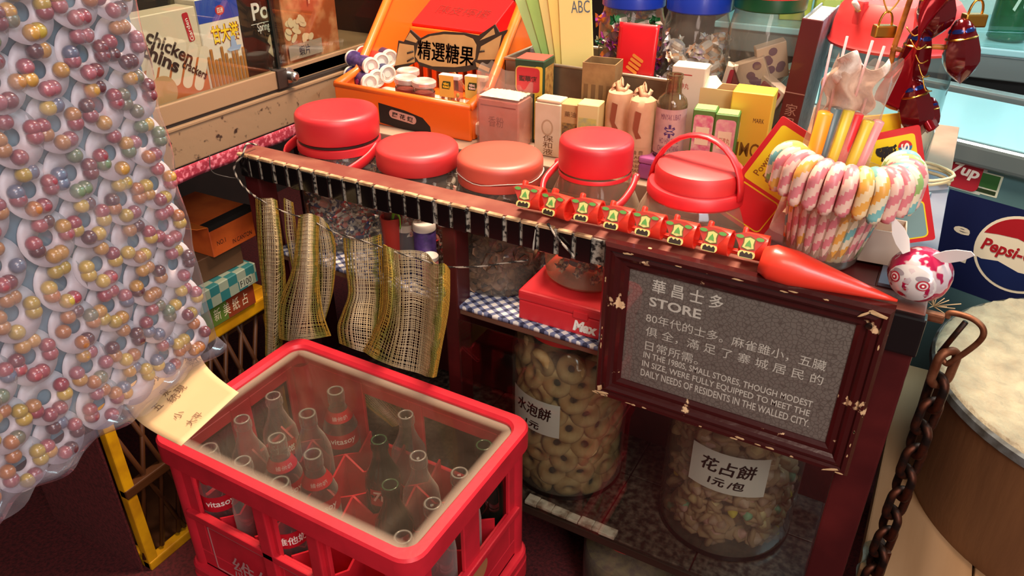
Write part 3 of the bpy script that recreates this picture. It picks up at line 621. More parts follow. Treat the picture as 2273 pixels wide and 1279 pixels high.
# jar 1: handled jar of wrapped sweets
def bodyprof(r, zn, rn, zt, rb=None):
    rb = rb or r
    return [(0, .004), (rb * .9, 0), (rb * .98, .006), (r, .02), (r, zn * .80), (r * .97, zn * .87), (rn + (r - rn) * .4, zn * .96), (rn, zn), (rn, zt)]
def jar(label, x, hgt, r, rl, lh, lmat, zb=ZS, y=JY, cat='jar', body=None, name='lidded_jar', domed=0.):
    t = thing(name, label, cat, (x, y, zb)); zn = hgt - lh - .006
    lathe('jar_body', body or bodyprof(r, zn, rl * .9, hgt - .004), PET, t, 56); lid(t, rl, hgt - lh, lh, lmat, domed); return t
L1 = PY(745, 240, JY); L2 = PY(925, 318, JY); L3 = PY(1110, 340, JY); L4 = PY(1325, 303, JY); L5 = PY(1555, 362, JY)
J1 = jar('jar with tall red lid and lowered red carrying handle nearest the cabinet', L1.x, L1.z - ZS, .076, .0725, .047, RED)
hz = L1.z - ZS - .047
lathe('lid_gasket', [(.068, hz), (.0705, hz - .002), (.0705, hz - .005), (.068, hz - .007)], M('dark_gasket', '2A1712', .5), J1, 48)
lathe('collar', [(.069, hz - .006), (.0735, hz - .007), (.0735, hz - .02), (.069, hz - .022)], RED, J1, 48)
strap('handle', [(.0740, .015, hz - .012), (.076, -.02, hz - .026), (.060, -.07, hz - .042), (.02, -.088, hz - .05), (-.03, -.086, hz - .045), (-.076, -.06, hz - .03), (-.088, -.01, hz - .02), (-.0740, .015, hz - .012)], RED, J1, .003, .010)
J2 = jar('jar with plain wide red lid second from the cabinet', L2.x, L2.z - ZS, .074, .0695, .036, REDL)
J3 = jar('jar with faded orange-red lid and cracked ring filled with brown dried plums', L3.x, L3.z - ZS, .073, .0685, .028, REDD)
z3 = L3.z - ZS - .028
lathe('lid_ring', [(.0665, z3 - .001), (.068, z3 - .002), (.068, z3 - .014), (.0655, z3 - .016)], REDD, J3, 48)
tube('tie_string', [(.0695 * cos(a * .2), .0695 * sin(a * .2), z3 + .001 + .002 * sin(a)) for a in range(32)], .0008, M('clear_string', 'E6D6C4', .4), J3, 5, closed=True)
ZB4 = ZS + .052
J4 = jar('jar with narrow tall red lid and lowered handle standing on the red tin', L4.x, L4.z - ZB4, .072, .0545, .046, RED, zb=ZB4, body=[(0, .004), (.06, 0), (.069, .008), (.073, .05), (.073, .10), (.069, .125), (.056, .155), (.050, L4.z - ZB4 - .05), (.050, L4.z - ZB4 - .005)])
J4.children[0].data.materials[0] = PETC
h4 = L4.z - ZB4 - .046
lathe('lid_tear_band', [(.0535, h4 - .003), (.054, h4 - .004), (.054, h4 - .009), (.052, h4 - .010)], RED, J4, 48)
strap('handle', [(.062, .005, h4 - .006), (.066, -.02, h4 - .016), (.058, -.05, h4 - .032), (.03, -.074, h4 - .043), (-.01, -.080, h4 - .045), (-.045, -.072, h4 - .040), (-.064, -.04, h4 - .022), (-.060, .005, h4 - .006)], RED, J4, .0045, .0062)
for s in (-1, 1): lathe('handle_pin', [(0, .006), (.005, .006), (.006, 0)], RED, J4, 14, mtx=MX((.061 * s, .005, h4 - .006), (0, 1, 0), (0, 0, 1)) if s > 0 else MX((.061 * s, .005, h4 - .006), (0, -1, 0), (0, 0, 1)))
# jar 5 squat ribbed
h5 = L5.z - ZS
rib = lambda a, v: 1 + (.022 * abs(sin(a * 14)) if .2 < v < .75 else 0)
J5 = thing('lidded_jar', 'squat ribbed clear jar with red lid and raised arched handle behind the sign', 'jar', (L5.x, JY, ZS))
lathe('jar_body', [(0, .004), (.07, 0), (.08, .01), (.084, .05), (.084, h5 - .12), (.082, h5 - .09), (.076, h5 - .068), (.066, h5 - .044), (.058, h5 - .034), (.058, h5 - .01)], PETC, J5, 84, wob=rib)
lathe('lid', [(0, h5), (.05, h5), (.0575, h5 - .003), (.0605, h5 - .010), (.0605, h5 - .030), (.058, h5 - .032)], REDL, J5, 56)
lathe('collar', [(.060, h5 - .026), (.067, h5 - .027), (.0695, h5 - .031), (.0695, h5 - .042), (.066, h5 - .046), (.058, h5 - .046)], RED, J5, 56)
for i, rr in enumerate((0,)):
    P5 = [(.0685 * cos(radians(a)) , 0, h5 - .034 + .072 * sin(radians(a))) for a in range(0, 181, 12)]
    P5 = [(p[0], p[1] - .010 + .045 * sin(radians(12 * k)) * .25, p[2]) for k, p in enumerate(P5)]
    tube('handle', P5, .0075, RED, J5, 10, flat=.45, up=(0, 1, 0), mtx=Matrix.Rotation(radians(-12), 4, 'Z'))
# red tin under jar 4
tin = thing('red_tin', 'red hinged plastic box lettered in white under the fourth jar', 'box', (L4.x + .03, .975, ZS), (0, 0, .02))
bx('box_base', -.105, .105, -.08, .07, 0, .034, RED, tin, .003); bx('box_lid', -.106, .106, -.081, .071, .0345, .051, RED, tin, .004)
bx('clasp', -.012, .012, -.0825, -.079, .03, .042, RED, tin, .001)
T('printed_lettering', 'Max', .03, WHITE, tin, MX((.008, -.0806, .016), *FRONT), h=.019, bold=.05, shear=.2, fit=.04)
# wrapped sweets: one mesh per colourway
def candy_mesh(name, mats, s=1.):
    vs, fs, mi = [], [], []; seg = 10
    prof = [(-.017, .0075), (-.0145, .006), (-.0115, .002), (-.009, .0055), (-.005, .0072), (0, .0078), (.005, .0072), (.009, .0055), (.0115, .002), (.0145, .006), (.017, .0075)]
    for x, r in prof:
        for j in range(seg):
            a = 2 * pi * j / seg; fl = 1 + (.25 * (1 if j % 2 else -1) if abs(x) > .012 else 0)
            vs.append((x * s, r * fl * cos(a) * s, r * fl * sin(a) * s * (.8 if abs(x) < .01 else .6)))
    for i in range(len(prof) - 1):
        for j in range(seg):
            fs.append((i * seg + j, (i + 1) * seg + j, (i + 1) * seg + (j + 1) % seg, i * seg + (j + 1) % seg)); mi.append((j // 2 + i // 3) % len(mats))
    me = bpy.data.meshes.new(name); me.from_pydata(vs, [], fs)
    for m in mats: me.materials.append(m)
    me.polygons.foreach_set('material_index', mi); me.update(); return me
def foil(n, c, r=.3): return M(n, c, r, .1, coat=.3)
fW, fB, fR, fP, fBr, fPu, fGr, fO = foil('wrap_white', 'E2DAD0'), foil('wrap_blue', '2B3F73'), foil('wrap_red', 'C0222A'), foil('wrap_pink', 'D98C84'), foil('wrap_brown', '5A2E1E'), foil('wrap_purple', '8E2A78'), foil('wrap_green', '1E5F33'), foil('wrap_orange', 'C96B24')
CM = [candy_mesh('wrapped_sweet', m) for m in ([fW, fB], [fW, fR, fB], [fW, fP], [fBr, fW], [fP, fR])]
CP2 = [candy_mesh('wrapped_sweet', m, 1.5) for m in ([fPu, fPu], [fPu, fO], [fGr, fGr, fW])]
CWH = [candy_mesh('wrapped_sweet', m, 1.25) for m in ([fW, foil('wrap_lilac', 'C9B4CF')], [foil('wrap_silver', 'C9CCD6', .2), fW], [fW, foil('wrap_peach', 'DDB08A')])]
LOOK = {}
def looks(meshes, names):
    for m_, n_ in zip(meshes, names): LOOK[m_.name] = n_
def fill(meshes, n, x, y, z0, z1, r, label, group, cat='sweet', name='wrapped_sweet', front=True, rmin=.45, sc=(.9, 1.1), flat=False, arc=(-1.05, 1.05)):
    for i in range(n):
        a = random.uniform(pi * (1 + (arc[0] + .5) - .5), 0) if False else random.uniform(-pi / 2 - pi * .5 * 1.05, -pi / 2 + pi * .5 * 1.05) + YAW if front else random.uniform(0, 2 * pi)
        q = r * math.sqrt(random.uniform(rmin, 1)); z = z0 + (z1 - z0) * (i + .5) / n
        me_ = random.choice(meshes); o = bpy.data.objects.new(name, me_); COL.objects.link(o)
        o.location = (x + q * cos(a), y + q * sin(a), z); k = random.uniform(*sc); o.scale = (k, k, k)
        o.rotation_euler = (random.uniform(0, 6.28), random.uniform(-.6, .6), random.uniform(0, 6.28)) if not flat else (random.uniform(-.5, .5), random.uniform(-.5, .5), random.uniform(0, 6.28))
        tag(o, LOOK[me_.name] + ' ' + label if me_.name in LOOK else label, cat, group)
looks(CM, ('white and blue', 'white, red and blue', 'white and pink', 'brown and white', 'pink and red')); looks(CP2, ('purple', 'purple and orange', 'green and white')); looks(CWH, ('white and lilac', 'silver and white', 'white and peach'))
random.seed(11)
fill(CM[:3], 95, L1.x, JY, ZS + .015, hz + ZS - .032, .062, 'wrapped sweet packed in the jar nearest the cabinet', 'wrapped sweets in the first jar')
fill(CM[2:], 60, L2.x, JY, ZS + .015, ZS + .155, .060, 'wrapped sweet in the second jar from the cabinet', 'wrapped sweets in the second jar')
# round sweet tubs low in jar 2 seen below the rail
for i, (dx, dz) in enumerate(((-.03, 0), (.0, .0), (.028, .0), (-.012, .034), (.018, .034))):
    pass
def plum_mesh(sd):
    rd = random.Random(sd); n = 14; vs = []; fs = []
    for j in range(5):
        for i in range(n):
            a = 2 * pi * i / n; r = (.4 + .6 * j / 4) * .0175 * (1 + rd.uniform(-.14, .14)); vs.append((r * cos(a), r * sin(a), .0022 * sin(a * 3 + sd) * j / 2 + rd.uniform(-.0016, .0016)))
    for j in range(4):
        for i in range(n): fs.append((j * n + i, j * n + (i + 1) % n, (j + 1) * n + (i + 1) % n, (j + 1) * n + i))
    me = bpy.data.meshes.new('dried_plum'); me.from_pydata(vs, [], fs); me.materials.append(M('dried_plum_skin', '5E3A28', .6, col2='96705080'[:6] if 0 else '8E6A4E', scale=60)); me.polygons.foreach_set('use_smooth', [True] * len(fs)); me.update(); return me
PM = [plum_mesh(i) for i in range(5)]
fill(PM, 230, L3.x, JY, ZS + .012, z3 + ZS - .03, .064, 'crinkled brown dried plum slice in the third jar', 'dried plums in the third jar', 'dried fruit', 'dried_plum', rmin=.55)
for o in [o for o in COL.objects if o.name.startswith('dried_plum')]:
    pass
fill(CM[:2], 14, L4.x, JY, ZB4 + .012, ZB4 + .045, .05, 'wrapped sweet at the bottom of the jar on the red tin', 'sweets in the fourth jar')
fill(CWH[:2], 10, L5.x - .01, JY, ZS + .10, ZS + .15, .06, 'wrapped sweet inside the ribbed jar', 'sweets in the ribbed jar')
pk = carton('sweet_packet', 'bright pink packet lettered in white inside the ribbed jar', 'packet', (L5.x + .012, JY - .052, ZS + .118), .1, .052, .008, .07, foil('packet_pink', 'D8225E'), tilt=-.25)
T('printed_lettering', 'SUR', .02, WHITE, pk, MX((-.005, -.0046, .035), (0, 0, 1), (-1, 0, 0)), fit=.04)
prism('blue_oval', circ(.008, 18, ry=.013), .0003, M('oval_blue', '2B3F8F', .5), pk, mtx=MX((.014, -.0046, .04), *FRONT)); T('printed_lettering', 'VAD', .01, WHITE, pk, MX((.014, -.0050, .04), (0, 0, 1), (-1, 0, 0)), fit=.018)
# little tubs and a red tub low on the shelf, seen under the rail between jars 1 and 3
def tub(name, label, x, y, z, r, h, mat, capm, txt=None):
    t = thing(name, label, 'tub', (x, y, z)); lathe('tub_body', [(0, 0), (r * .96, 0), (r, .003), (r, h * .86), (r * .9, h * .9)], mat, t, 28); lathe('cap', [(r * .93, h * .86), (r * 1.03, h * .87), (r * 1.03, h * .98), (r * .96, h), (0, h)], capm, t, 28)
    if txt: T('printed_lettering', txt, .012, WHITE, t, Matrix.Translation((0, 0, h * .45)) @ Matrix.Rotation(YAW, 4, 'Z'), cyl=r + .0004, fit=r * 1.3)
    return t
PUR = M('purple_tube_label', '3A2A5E', .45, col2='5C3F86', scale=60); CAPW = M('white_cap_plastic', 'D8CCC0', .4, sss=.1)
p = PY(902, 530, .935); tub('sweet_tub', 'navy tub with pale lid on the shelf under the rail beside the red tub', p.x, .935, ZS, .016, p.z - ZS + .03, M('navy_tub', '232842', .45), CAPW, 'MINT')
p = PY(940, 520, .935); tub('sweet_tub', 'purple tub of sweets on the shelf left of the middle post', p.x, .938, ZS, .019, p.z - ZS + .022, PUR, CAPW, 'GRAPE')
p = PY(955, 545, .918); tub('sweet_tub', 'pink and white paper tub lying against the middle post', p.x, .915, ZS, .014, .055, M('pink_tub', 'C77A74', .5), CAPW)
rt = thing('red_beaker', 'small red beaker with a green leaf tucked behind the mesh', 'beaker', (PY(875, 530, .925).x, .922, ZS + .03))
lathe('beaker', [(0, 0), (.015, 0), (.019, .075), (.017, .075), (.014, .003)], M('brick_red_plastic', 'A02B20', .45), rt, 24)
tube('green_leaf', spline([(0, 0, .06), (.010, -.004, .085), (.022, -.006, .08), (.024, -.008, .06)], 5), lambda t: .0045 * (1 - t * .6), M('leaf_green', '6FA02A', .5), rt, 8, flat=.4)
bx('beaker_stand', -.018, .018, -.018, .018, -.03, -.0005, M('brown_box', '', .7), rt, .001)
# ---------------------------------------------------------------- jars of biscuits on the lower shelf
ZL = .2778
def big_jar(label, x, y, r, h, ztop, note):
    t = thing('biscuit_jar', label, 'jar', (x, y, ZL)); lathe('jar_body', [(0, .004), (r * .95, 0), (r, .012), (r, h * .86), (r * .93, h * .93), (r * .7, h)], PET, t, 64)
    lathe('lid', [(r * .72, h - .004), (r * .76, h - .002), (r * .76, h + .022), (r * .70, h + .026), (0, h + .026)], REDL, t, 48)
    lathe('base_ring', [(r * .96, .001), (r * 1.008, .003), (r * 1.008, .010), (r, .012)], M('dark_base', '1A1310', .3), t, 64)
    z0, z1, a0, ang, lines = note
    patch('paper_note', ang, z0, z1, r + .0012, M('note_paper', 'CFC2B8', .7), t, a0=a0)
    for s, z, hh, w in lines:
        T('brush_lettering', s, .02, BLACK, t, Matrix.Translation((0, 0, z)) @ Matrix.Rotation(a0, 4, 'Z'), cyl=r + .0018, fit=w, h=hh, dbl=.0006, shear=.15)
    return t
DA = PY(1245, 800, .90); XA = PZ(1262, 1000, .40).x - .02
XB = -.155
JA = big_jar('large jar of ring biscuits with a handwritten paper note on the lower shelf', -.452, 1.015, .104, .315, 0, (.145, .215, -.22, 1.0, [('水泡餅', .190, .026, .075), ('1元', .158, .014, .03)]))
JB = big_jar('large jar of small iced biscuits with a handwritten note under the sign', XB, 1.035, .112, .315, 0, (.148, .225, .12, 1.08, [('花占餅', .198, .027, .085), ('1元 /包', .168, .017, .055)]))
def ring_mesh():
    vs, fs = [], []; n, m = 18, 8
    for i in range(n):
        a = 2 * pi * i / n
        for j in range(m): b = 2 * pi * j / m; r = .0165 + .0105 * cos(b); vs.append((r * cos(a), r * sin(a), .0095 * sin(b)))
    for i in range(n):
        for j in range(m): fs.append((i * m + j, ((i + 1) % n) * m + j, ((i + 1) % n) * m + (j + 1) % m, i * m + (j + 1) % m))
    me = bpy.data.meshes.new('ring_biscuit'); me.from_pydata(vs, [], fs); me.materials.append(M('baked_biscuit', 'B98A58', .7, col2='D3AE7E', scale=40)); me.polygons.foreach_set('use_smooth', [True] * len(fs)); me.update(); return me
RB = ring_mesh(); random.seed(21)
for lay in range(9):
    for k in range(11):
        a = 2 * pi * (k + .5 * (lay % 2)) / 11 + random.uniform(-.08, .08)
        if sin(a - YAW * .6) > .35: continue
        o = bpy.data.objects.new('ring_biscuit', RB); COL.objects.link(o); q = .085
        o.location = (-.452 + q * cos(a), 1.015 + q * sin(a), ZL + .022 + lay * .032 + random.uniform(-.003, .003))
        o.rotation_euler = (radians(90) + random.uniform(-.5, .3), random.uniform(-.3, .3), a + pi / 2 + random.uniform(-.35, .35))
        tag(o, 'golden baked ring biscuit packed in the jar with the three-character note', 'biscuit', 'ring biscuits in the large jar')
for lay in range(9):
    for k in range(5):
        a = k * 1.257 + lay; o = bpy.data.objects.new('ring_biscuit', RB); COL.objects.link(o)
        o.location = (-.452 + .042 * cos(a), 1.015 + .042 * sin(a), ZL + .024 + lay * .031); o.rotation_euler = (random.uniform(0, 3), random.uniform(0, 3), a)
        tag(o, 'golden baked ring biscuit packed in the jar with the three-character note', 'biscuit', 'ring biscuits in the large jar')
def iced_mesh(c, i):
    vs, fs, mi = [], [], []; n = 12; prof = [(0, .0), (.0115, 0), (.0125, .003), (.011, .006), (.0075, .0065), (.0068, .010), (.003, .0145), (0, .016)]
    for k in range(n):
        a = 2 * pi * k / n
        for r, z in prof: vs.append((r * (1 + .07 * cos(6 * a)) * cos(a), r * (1 + .07 * cos(6 * a)) * sin(a), z))
    m = len(prof)
    for k in range(n):
        for j in range(m - 1): fs.append((k * m + j, ((k + 1) % n) * m + j, ((k + 1) % n) * m + j + 1, k * m + j + 1)); mi.append(0 if j < 4 else 1)
    me = bpy.data.meshes.new('iced_biscuit'); me.from_pydata(vs, [], fs); me.materials.append(M('gem_biscuit', 'C29A7A', .7)); me.materials.append(M('icing_%d' % i, c, .5)); me.polygons.foreach_set('material_index', mi); me.polygons.foreach_set('use_smooth', [True] * len(fs)); me.update(); return me
IM = [iced_mesh(c, i) for i, c in enumerate(('E3BFAE', 'DDA6A0', 'E6C89A', 'E3BFAE', 'CFA896', 'EBD048', '8FBF9C'))]
looks(IM, ('pale peach iced', 'pink iced', 'cream iced', 'pale peach iced', 'tan iced', 'bright yellow iced', 'mint green iced'))
IW = [IM[0]] * 4 + [IM[1]] * 4 + [IM[2]] * 3 + [IM[4]] * 4 + [IM[5]] + [IM[6]]
fill(IW, 298, XB, 1.035, ZL + .016, ZL + .285, .0925, 'small flower biscuit in the jar under the sign', 'iced biscuits in the large jar', 'biscuit', 'iced_biscuit', rmin=.80, sc=(1.05, 1.35))
lathe('biscuit_heap', [(0, .01), (.07, .012), (.078, .03), (.078, .28), (.05, .295), (0, .3)], M('heap_biscuit', '8A6A50', .8, col2='4A3526', scale=70, bump=1., bscale=60), None, 32, loc=(XB, 1.035, ZL))
tag(COL.objects['biscuit_heap'], 'mass of pale biscuits filling the middle of the jar under the sign', 'biscuits', kind='stuff')
# red-lidded jar on the floor below the shelf
jf = thing('lidded_jar', 'red-lidded jar of dried goods standing on the floor below the lower shelf', 'jar', (-.30, 1.00, 0))
lathe('jar_body', [(0, .004), (.085, 0), (.092, .01), (.092, .17), (.07, .2), (.068, .21)], PET, jf, 48); lathe('lid', [(0, .238), (.070, .237), (.074, .23), (.074, .2), (.07, .2)], REDL, jf, 48)
lathe('jar_filling', [(0, .006), (.085, .006), (.088, .012), (.088, .15), (0, .16)], M('dried_goods', '6B6236', .8, col2='3C2E1A', scale=60, bump=.8, bscale=90), jf, 36)
# ---------------------------------------------------------------- toy on the rail
def toy():
    a = PZ(1120, 455, .862); b = PZ(1700, 572, .862)
    t = thing('segmented_toy', 'red plastic segmented toy with painted faces and a cone tail lying along the rail', 'toy', (0, 0, 0))
    TR = M('toy_red_plastic', 'EC3E2A', .38, sss=.2, coat=.2)
    y0 = .893; n = 8; x0, x1 = a.x, b.x; L = (x1 - x0) / n
    GRN = M('toy_green', '5E9A4A', .5); YG = M('toy_yellow', 'D2C878', .5); OL = M('toy_black', '2E1F16', .5); PKT = M('toy_pink', 'D9685E', .5)
    for i in range(n):
        x = x0 + L * (i + .5); rz = random.uniform(-.15, .1); zz = .8635 + random.uniform(-.001, .003)
        s = lathe('segment', [(0, -.30 * L), (.010, -.30 * L), (.0165, -.24 * L), (.0178, -.2 * L), (.0178, .46 * L), (.0150, .46 * L), (.0146, .16 * L), (0, .15 * L)], TR, t, 24, loc=(x, y0, zz), rot=(radians(-28), 0, rz), mtx=None)
        for v in s.data.vertices: c_ = v.co.copy(); v.co = (c_.z, c_.y, -c_.x * .95)
        bx('side_tab', -.30 * L, -.16 * L, -.006, .006, .010, .0225, TR, s, .003)
        bx('face_plate', -.23 * L, .21 * L, -.0185, -.013, -.0165, .0135, TR, s, .003)
        F_ = lambda x_, z_, e: MX((x_ * .85 - .0005, -.0186 - e, z_), *FRONT)
        prism('brow_print', [(-.020, .010), (-.008, .014), (.008, .014), (.020, .010), (.012, -.002), (.006, -.012), (-.006, -.012), (-.012, -.002)], .0004, M('toy_face_red', 'B7352A', .5), s, mtx=F_(0, 0, .0003))
        prism('nose_outline', [(-.0075, .008), (0, .011), (.0075, .008), (.007, .001), (.0085, -.005), (0, -.0075), (-.0085, -.005), (-.007, .001)], .0004, M('toy_olive', '6E5A2E', .5), s, mtx=F_(0, 0, .0006))
        prism('nose_print', [(-.006, .007), (0, .009), (.006, .007), (.0055, .001), (.007, -.004), (0, -.006), (-.007, -.004), (-.0055, .001)], .0004, YG, s, mtx=F_(0, 0, .0009))
        prism('nose_star', [(0, .006), (.003, .001), (.004, -.003), (0, -.002), (-.004, -.003), (-.003, .001)], .0004, GRN, s, mtx=F_(0, 0, .0012))
        for q in (-1, 1): prism('eye_print', circ(.005, 10, ry=.0024), .0004, GRN, s, mtx=F_(q * .0145, .0085, .0009))
        prism('mouth_print', rrect(.021, .009, .004, 3), .0004, YG, s, mtx=F_(0, -.0125, .0009))
        for q in (-1, 0, 1): prism('tooth_print', [(-.0026, -.0035), (-.0026, .001), (0, .0035), (.0026, .001), (.0026, -.0035)], .0004, OL, s, mtx=F_(q * .0062, -.0125, .0013))
    c0 = PZ(1690, 575, .866); c1 = PZ(1992, 668, .850)
    tube('tail_cone', [c0.lerp(c1, k / 12) for k in range(13)], lambda q: .0225 * (1 - max(0, q - .25) / .75 * .93) * (1 if q > .02 else .7), TR, t, 20)
    for i in range(1): bx('joint_web', x0, x1, y0 + .004, y0 + .012, .848, .853, TR, t, .001)
random.seed(2); toy()
bx_ = bx('red_top_strip', -.335, .0, .8645, .872, .8405, .8425, M('toy_red_strip', 'D8231B', .35), CT, .0008)
# ---------------------------------------------------------------- canes jar
CX, CY = PY(1848, 420, .955).x, .955
tj = thing('cane_jar', 'clear plastic jar holding striped candy canes at the right end of the counter', 'jar', (CX, CY, .8455), (0, radians(4), 0))
lathe('jar_body', [(0, .003), (.042, 0), (.046, .006), (.060, .10), (.0615, .112), (.0625, .114), (.0605, .114)], PET, tj, 48)
def striped(name, c1, c2):
    return [M(name + '_a', c1, .35, sss=.1), M(name + '_b', c2, .35, sss=.1)]
PASTEL = {'pink': striped('cane_pink', 'D27A80', 'E0BBAA'), 'yellow': striped('cane_yellow', 'DDA04A', 'E4C79A'), 'blue': striped('cane_blue', '76B0AE', 'DCCFB0'), 'green': striped('cane_green', '8FAE66', 'DCD0B0')}
order = [('blue', 'green'), ('pink', 'yellow'), ('pink', 'pink'), ('pink', 'yellow'), ('pink', 'pink'), ('pink', 'pink'), ('pink', 'pink'), ('yellow', 'yellow'), ('blue', 'yellow'), ('pink', 'pink'), ('pink', 'pink'), ('blue', 'green'), ('pink', 'pink'), ('green', 'blue'), ('green', 'blue')]
names = ['furthest left, behind the rim', 'second from the left', 'third from the left', 'fourth from the left', 'fifth from the left', 'sixth from the left', 'seventh, just left of the yellow one', 'yellow and cream in the middle', 'blue and cream beside the yellow one', 'pink, second right of the yellow one', 'pink, third right of the yellow one', 'teal and cream near the right side', 'pink at the right side', 'green at the far right edge', 'blue-green behind the far right edge']
random.seed(4)
zb_ = .8455
def cane(pts, mats, up, ph=0., R=.0084):
    S = spline(pts, 8); out = [S[0]]; acc = 0.
    for a_, b_ in zip(S, S[1:]):
        d_ = (b_ - a_).length
        while acc + d_ >= .0024:
            q_ = (.0024 - acc) / d_; a_ = a_.lerp(b_, q_); d_ = (b_ - a_).length; acc = 0.; out.append(a_)
        acc += d_
    def fm(q, j):
        k = int((j / 14 * 2 + q * .0024 / .027 + ph) * 2) % 4
        return (0, 1, 2 if len(mats) > 2 else 0, 1)[k]
    return tube('candy_cane', out, lambda t: R * (1 if .01 < t < .985 else .75), mats, None, 14, up=up, fmf=fm, loc=(CX, CY, zb_ + .001), rot=(0, radians(4), 0))
for i, (cc, c2) in enumerate(order):
    a = radians(196 + i * 12.6 + (i > 11) * 5) + YAW * .3
    ca, sa = cos(a), sin(a); zr = .118
    pts = [(.038 * ca + .0, .038 * sa, .012), (.047 * ca, .047 * sa, .06), (.050 * ca, .050 * sa, zr - .006)]
    hk = .0165
    for k in range(1, 9): b = pi - pi * k / 8 * 1.04; rr = .050 + hk + hk * cos(b); pts.append((rr * ca, rr * sa, zr + .003 + hk * sin(b) * 1.05))
    pts.append(((.050 + hk * 2.0) * ca, (.050 + hk * 2.0) * sa, zr - .026 - random.uniform(0, .006)))
    o = cane(pts, PASTEL[cc] + PASTEL[c2][:1], (-sa, ca, .01), random.uniform(0, 2))
    tag(o, 'striped candy cane hooked over the jar rim, ' + names[i], 'candy cane', 'candy canes on the jar rim')
for i in range(7):
    a = radians(150 + i * 40); o = cane([(.026 * cos(a), .026 * sin(a), .008), (.030 * cos(a), .030 * sin(a), .05), (.034 * cos(a), .034 * sin(a), .105)], PASTEL[['pink', 'pink', 'yellow', 'pink', 'blue'][i % 5]], (0, 1, .1), i * .7, .0066)
    tag(o, 'straight striped candy stick standing inside the cane jar', 'candy cane', 'candy sticks inside the cane jar')
# bag of ice-pop tubes in the jar
bag = thing('straw_bag', 'crumpled clear bag of coloured powder straws standing in the cane jar', 'bag', (CX - .022, CY + .006, .87), (radians(4), radians(3), YAW * .7))
def bagf(u, v):
    a = 2 * pi * u; w = .040 - .010 * v; wr = 1 + .10 * sin(a * 5 + v * 7) * (v > .2)
    top = .215 + .010 * sin(a * 3) + .006 * sin(a * 7)
    return (w * 1.12 * cos(a) * wr + .016 * v, w * .55 * sin(a) * wr, .0 + top * v)
FILM = G('crumpled_film', 'F2E7DE', 1.35, .25, dust=.22, dustcol='E9D2C0', dscale=60)
surf('film', bagf, 60, 16, FILM, bag)
def tuft(u, v): return (-.022 + .052 * u + .006 * sin(v * 9), -.004 + .012 * sin(u * 9 + v * 3) + .004, .165 + .062 * v + .012 * sin(u * 7) * v - .012 * abs(u - .5))
surf('folded_top', tuft, 26, 12, M('frosted_film', 'D8BFAE', .35, col2='EBD9CA', scale=50, bump=.6, bscale=70), bag, thick=.0008)
for i, (cn, c) in enumerate((('orange', 'F08A1E'), ('grey_blue', '4E5F63'), ('yellow', 'D6B63A'), ('red', 'D3232A'), ('yellow', 'D6B63A'), ('pink', 'D98C8C'))):
    xx = -.026 + i * .0112
    tube('powder_straw', [(xx * .8, -.016 + .004 * (i % 2), .0), (xx * 1.1 + .008, -.018 + .005 * (i % 2), .165 + .006 * sin(i))], .0066 if i else .0088, M('straw_' + cn, c, .35), bag, 10)
for i in range(5): tube('pink_straw', [(-.02 + i * .011, .006, .1), (-.028 + i * .014, .008, .235 + .014 * sin(i * 2.3))], .0016, M('straw_pale_pink', 'D9A5A5', .4), bag, 6)
# lollipop cards
def card(label, loc, tilt, lean, flip, ry=0.):
    t = thing('sweet_card', label, 'packet', loc, (lean, tilt, ry)); w, h = .076, .150
    CRD = M('card_red', 'D01A24', .4, coat=.15); CYL = M('card_yellow', 'F1D21E', .4)
    prism('card', rrect(w, h, .003, 2), .003, CRD, t, mtx=MX((0, 0, 0), *FRONT)); P_ = lambda x, z, e: MX((x, -e, z), *FRONT); R90 = lambda x, z, e: MX((x, -e, z), (0, 0, 1), (-1, 0, 0))
    prism('yellow_print', rrect(w * .82, h * .55, .004, 3), .0003, CYL, t, mtx=P_(0, h * .17, .0005)); prism('yellow_outline', rrect(w * .82, h * .33, .006, 3), .0003, CYL, t, mtx=P_(0, -h * .30, .0005)); prism('lower_print', rrect(w * .78, h * .305, .005, 3), .0003, M('card_teal', '7E9C9A', .45) if flip else CRD, t, mtx=P_(0, -h * .30, .0009))
    T('printed_lettering', 'Power', .013, M('card_lettering', '8E4A12', .5), t, R90(-.020, .012, .0011), fit=.032); T('printed_lettering', 'Prop', .013, M('card_lettering', '', .5), t, R90(-.006, .012, .0011), fit=.026)
    T('printed_lettering', '鯊', .02, BLACK, t, R90(.0, .047, .0011), fit=.022, bold=.04); T('printed_lettering', 'G', .02, BLACK, t, R90(-.006 if flip else -.004, .050, .0014), fit=.013, bold=.08)
    for i, s in enumerate('SHE'):
        z = .052 - i * .017; q = prism('letter_disc', circ(.0078, 18), .0003, M('card_blue', '2F6DA8', .5), t, mtx=P_(.019, z, .0011)); prism('letter_disc_half', [(.0078 * cos(pi * k / 10), .0078 * sin(pi * k / 10)) for k in range(11)], .0003, M('card_red', '', .4), t, mtx=P_(.019, z, .0014)); T('printed_lettering', s, .012, WHITE, t, MX((.019, -.0018, z), (0, 0, 1), (-1, 0, 0)), fit=.009, bold=.03)
    return t
p = PY(1722, 395, .985); card('red and yellow sweet card leaning left of the candy canes', (p.x - .006, .985, p.z - .004), radians(27), radians(-6), 0, .1)
p = PY(1985, 420, 1.03); card('red and yellow sweet card leaning right behind the candy canes', (p.x + .0, 1.03, p.z), radians(-20), radians(-6), 1, .15)
p = PY(1990, 290, 1.06); bx_ = thing('yellow_card', 'yellow-topped card standing behind the right sweet card', 'packet', (p.x, 1.062, .8455), (radians(-5), radians(-12), .15)); bx('card', -.035, .035, -.002, .002, .0, p.z - .83, M('card_yellow', '', .4), bx_, .001); bx('red_band', -.0352, .0352, -.0023, -.002, p.z - .875, p.z - .86, M('card_red', '', .4), bx_, 0)
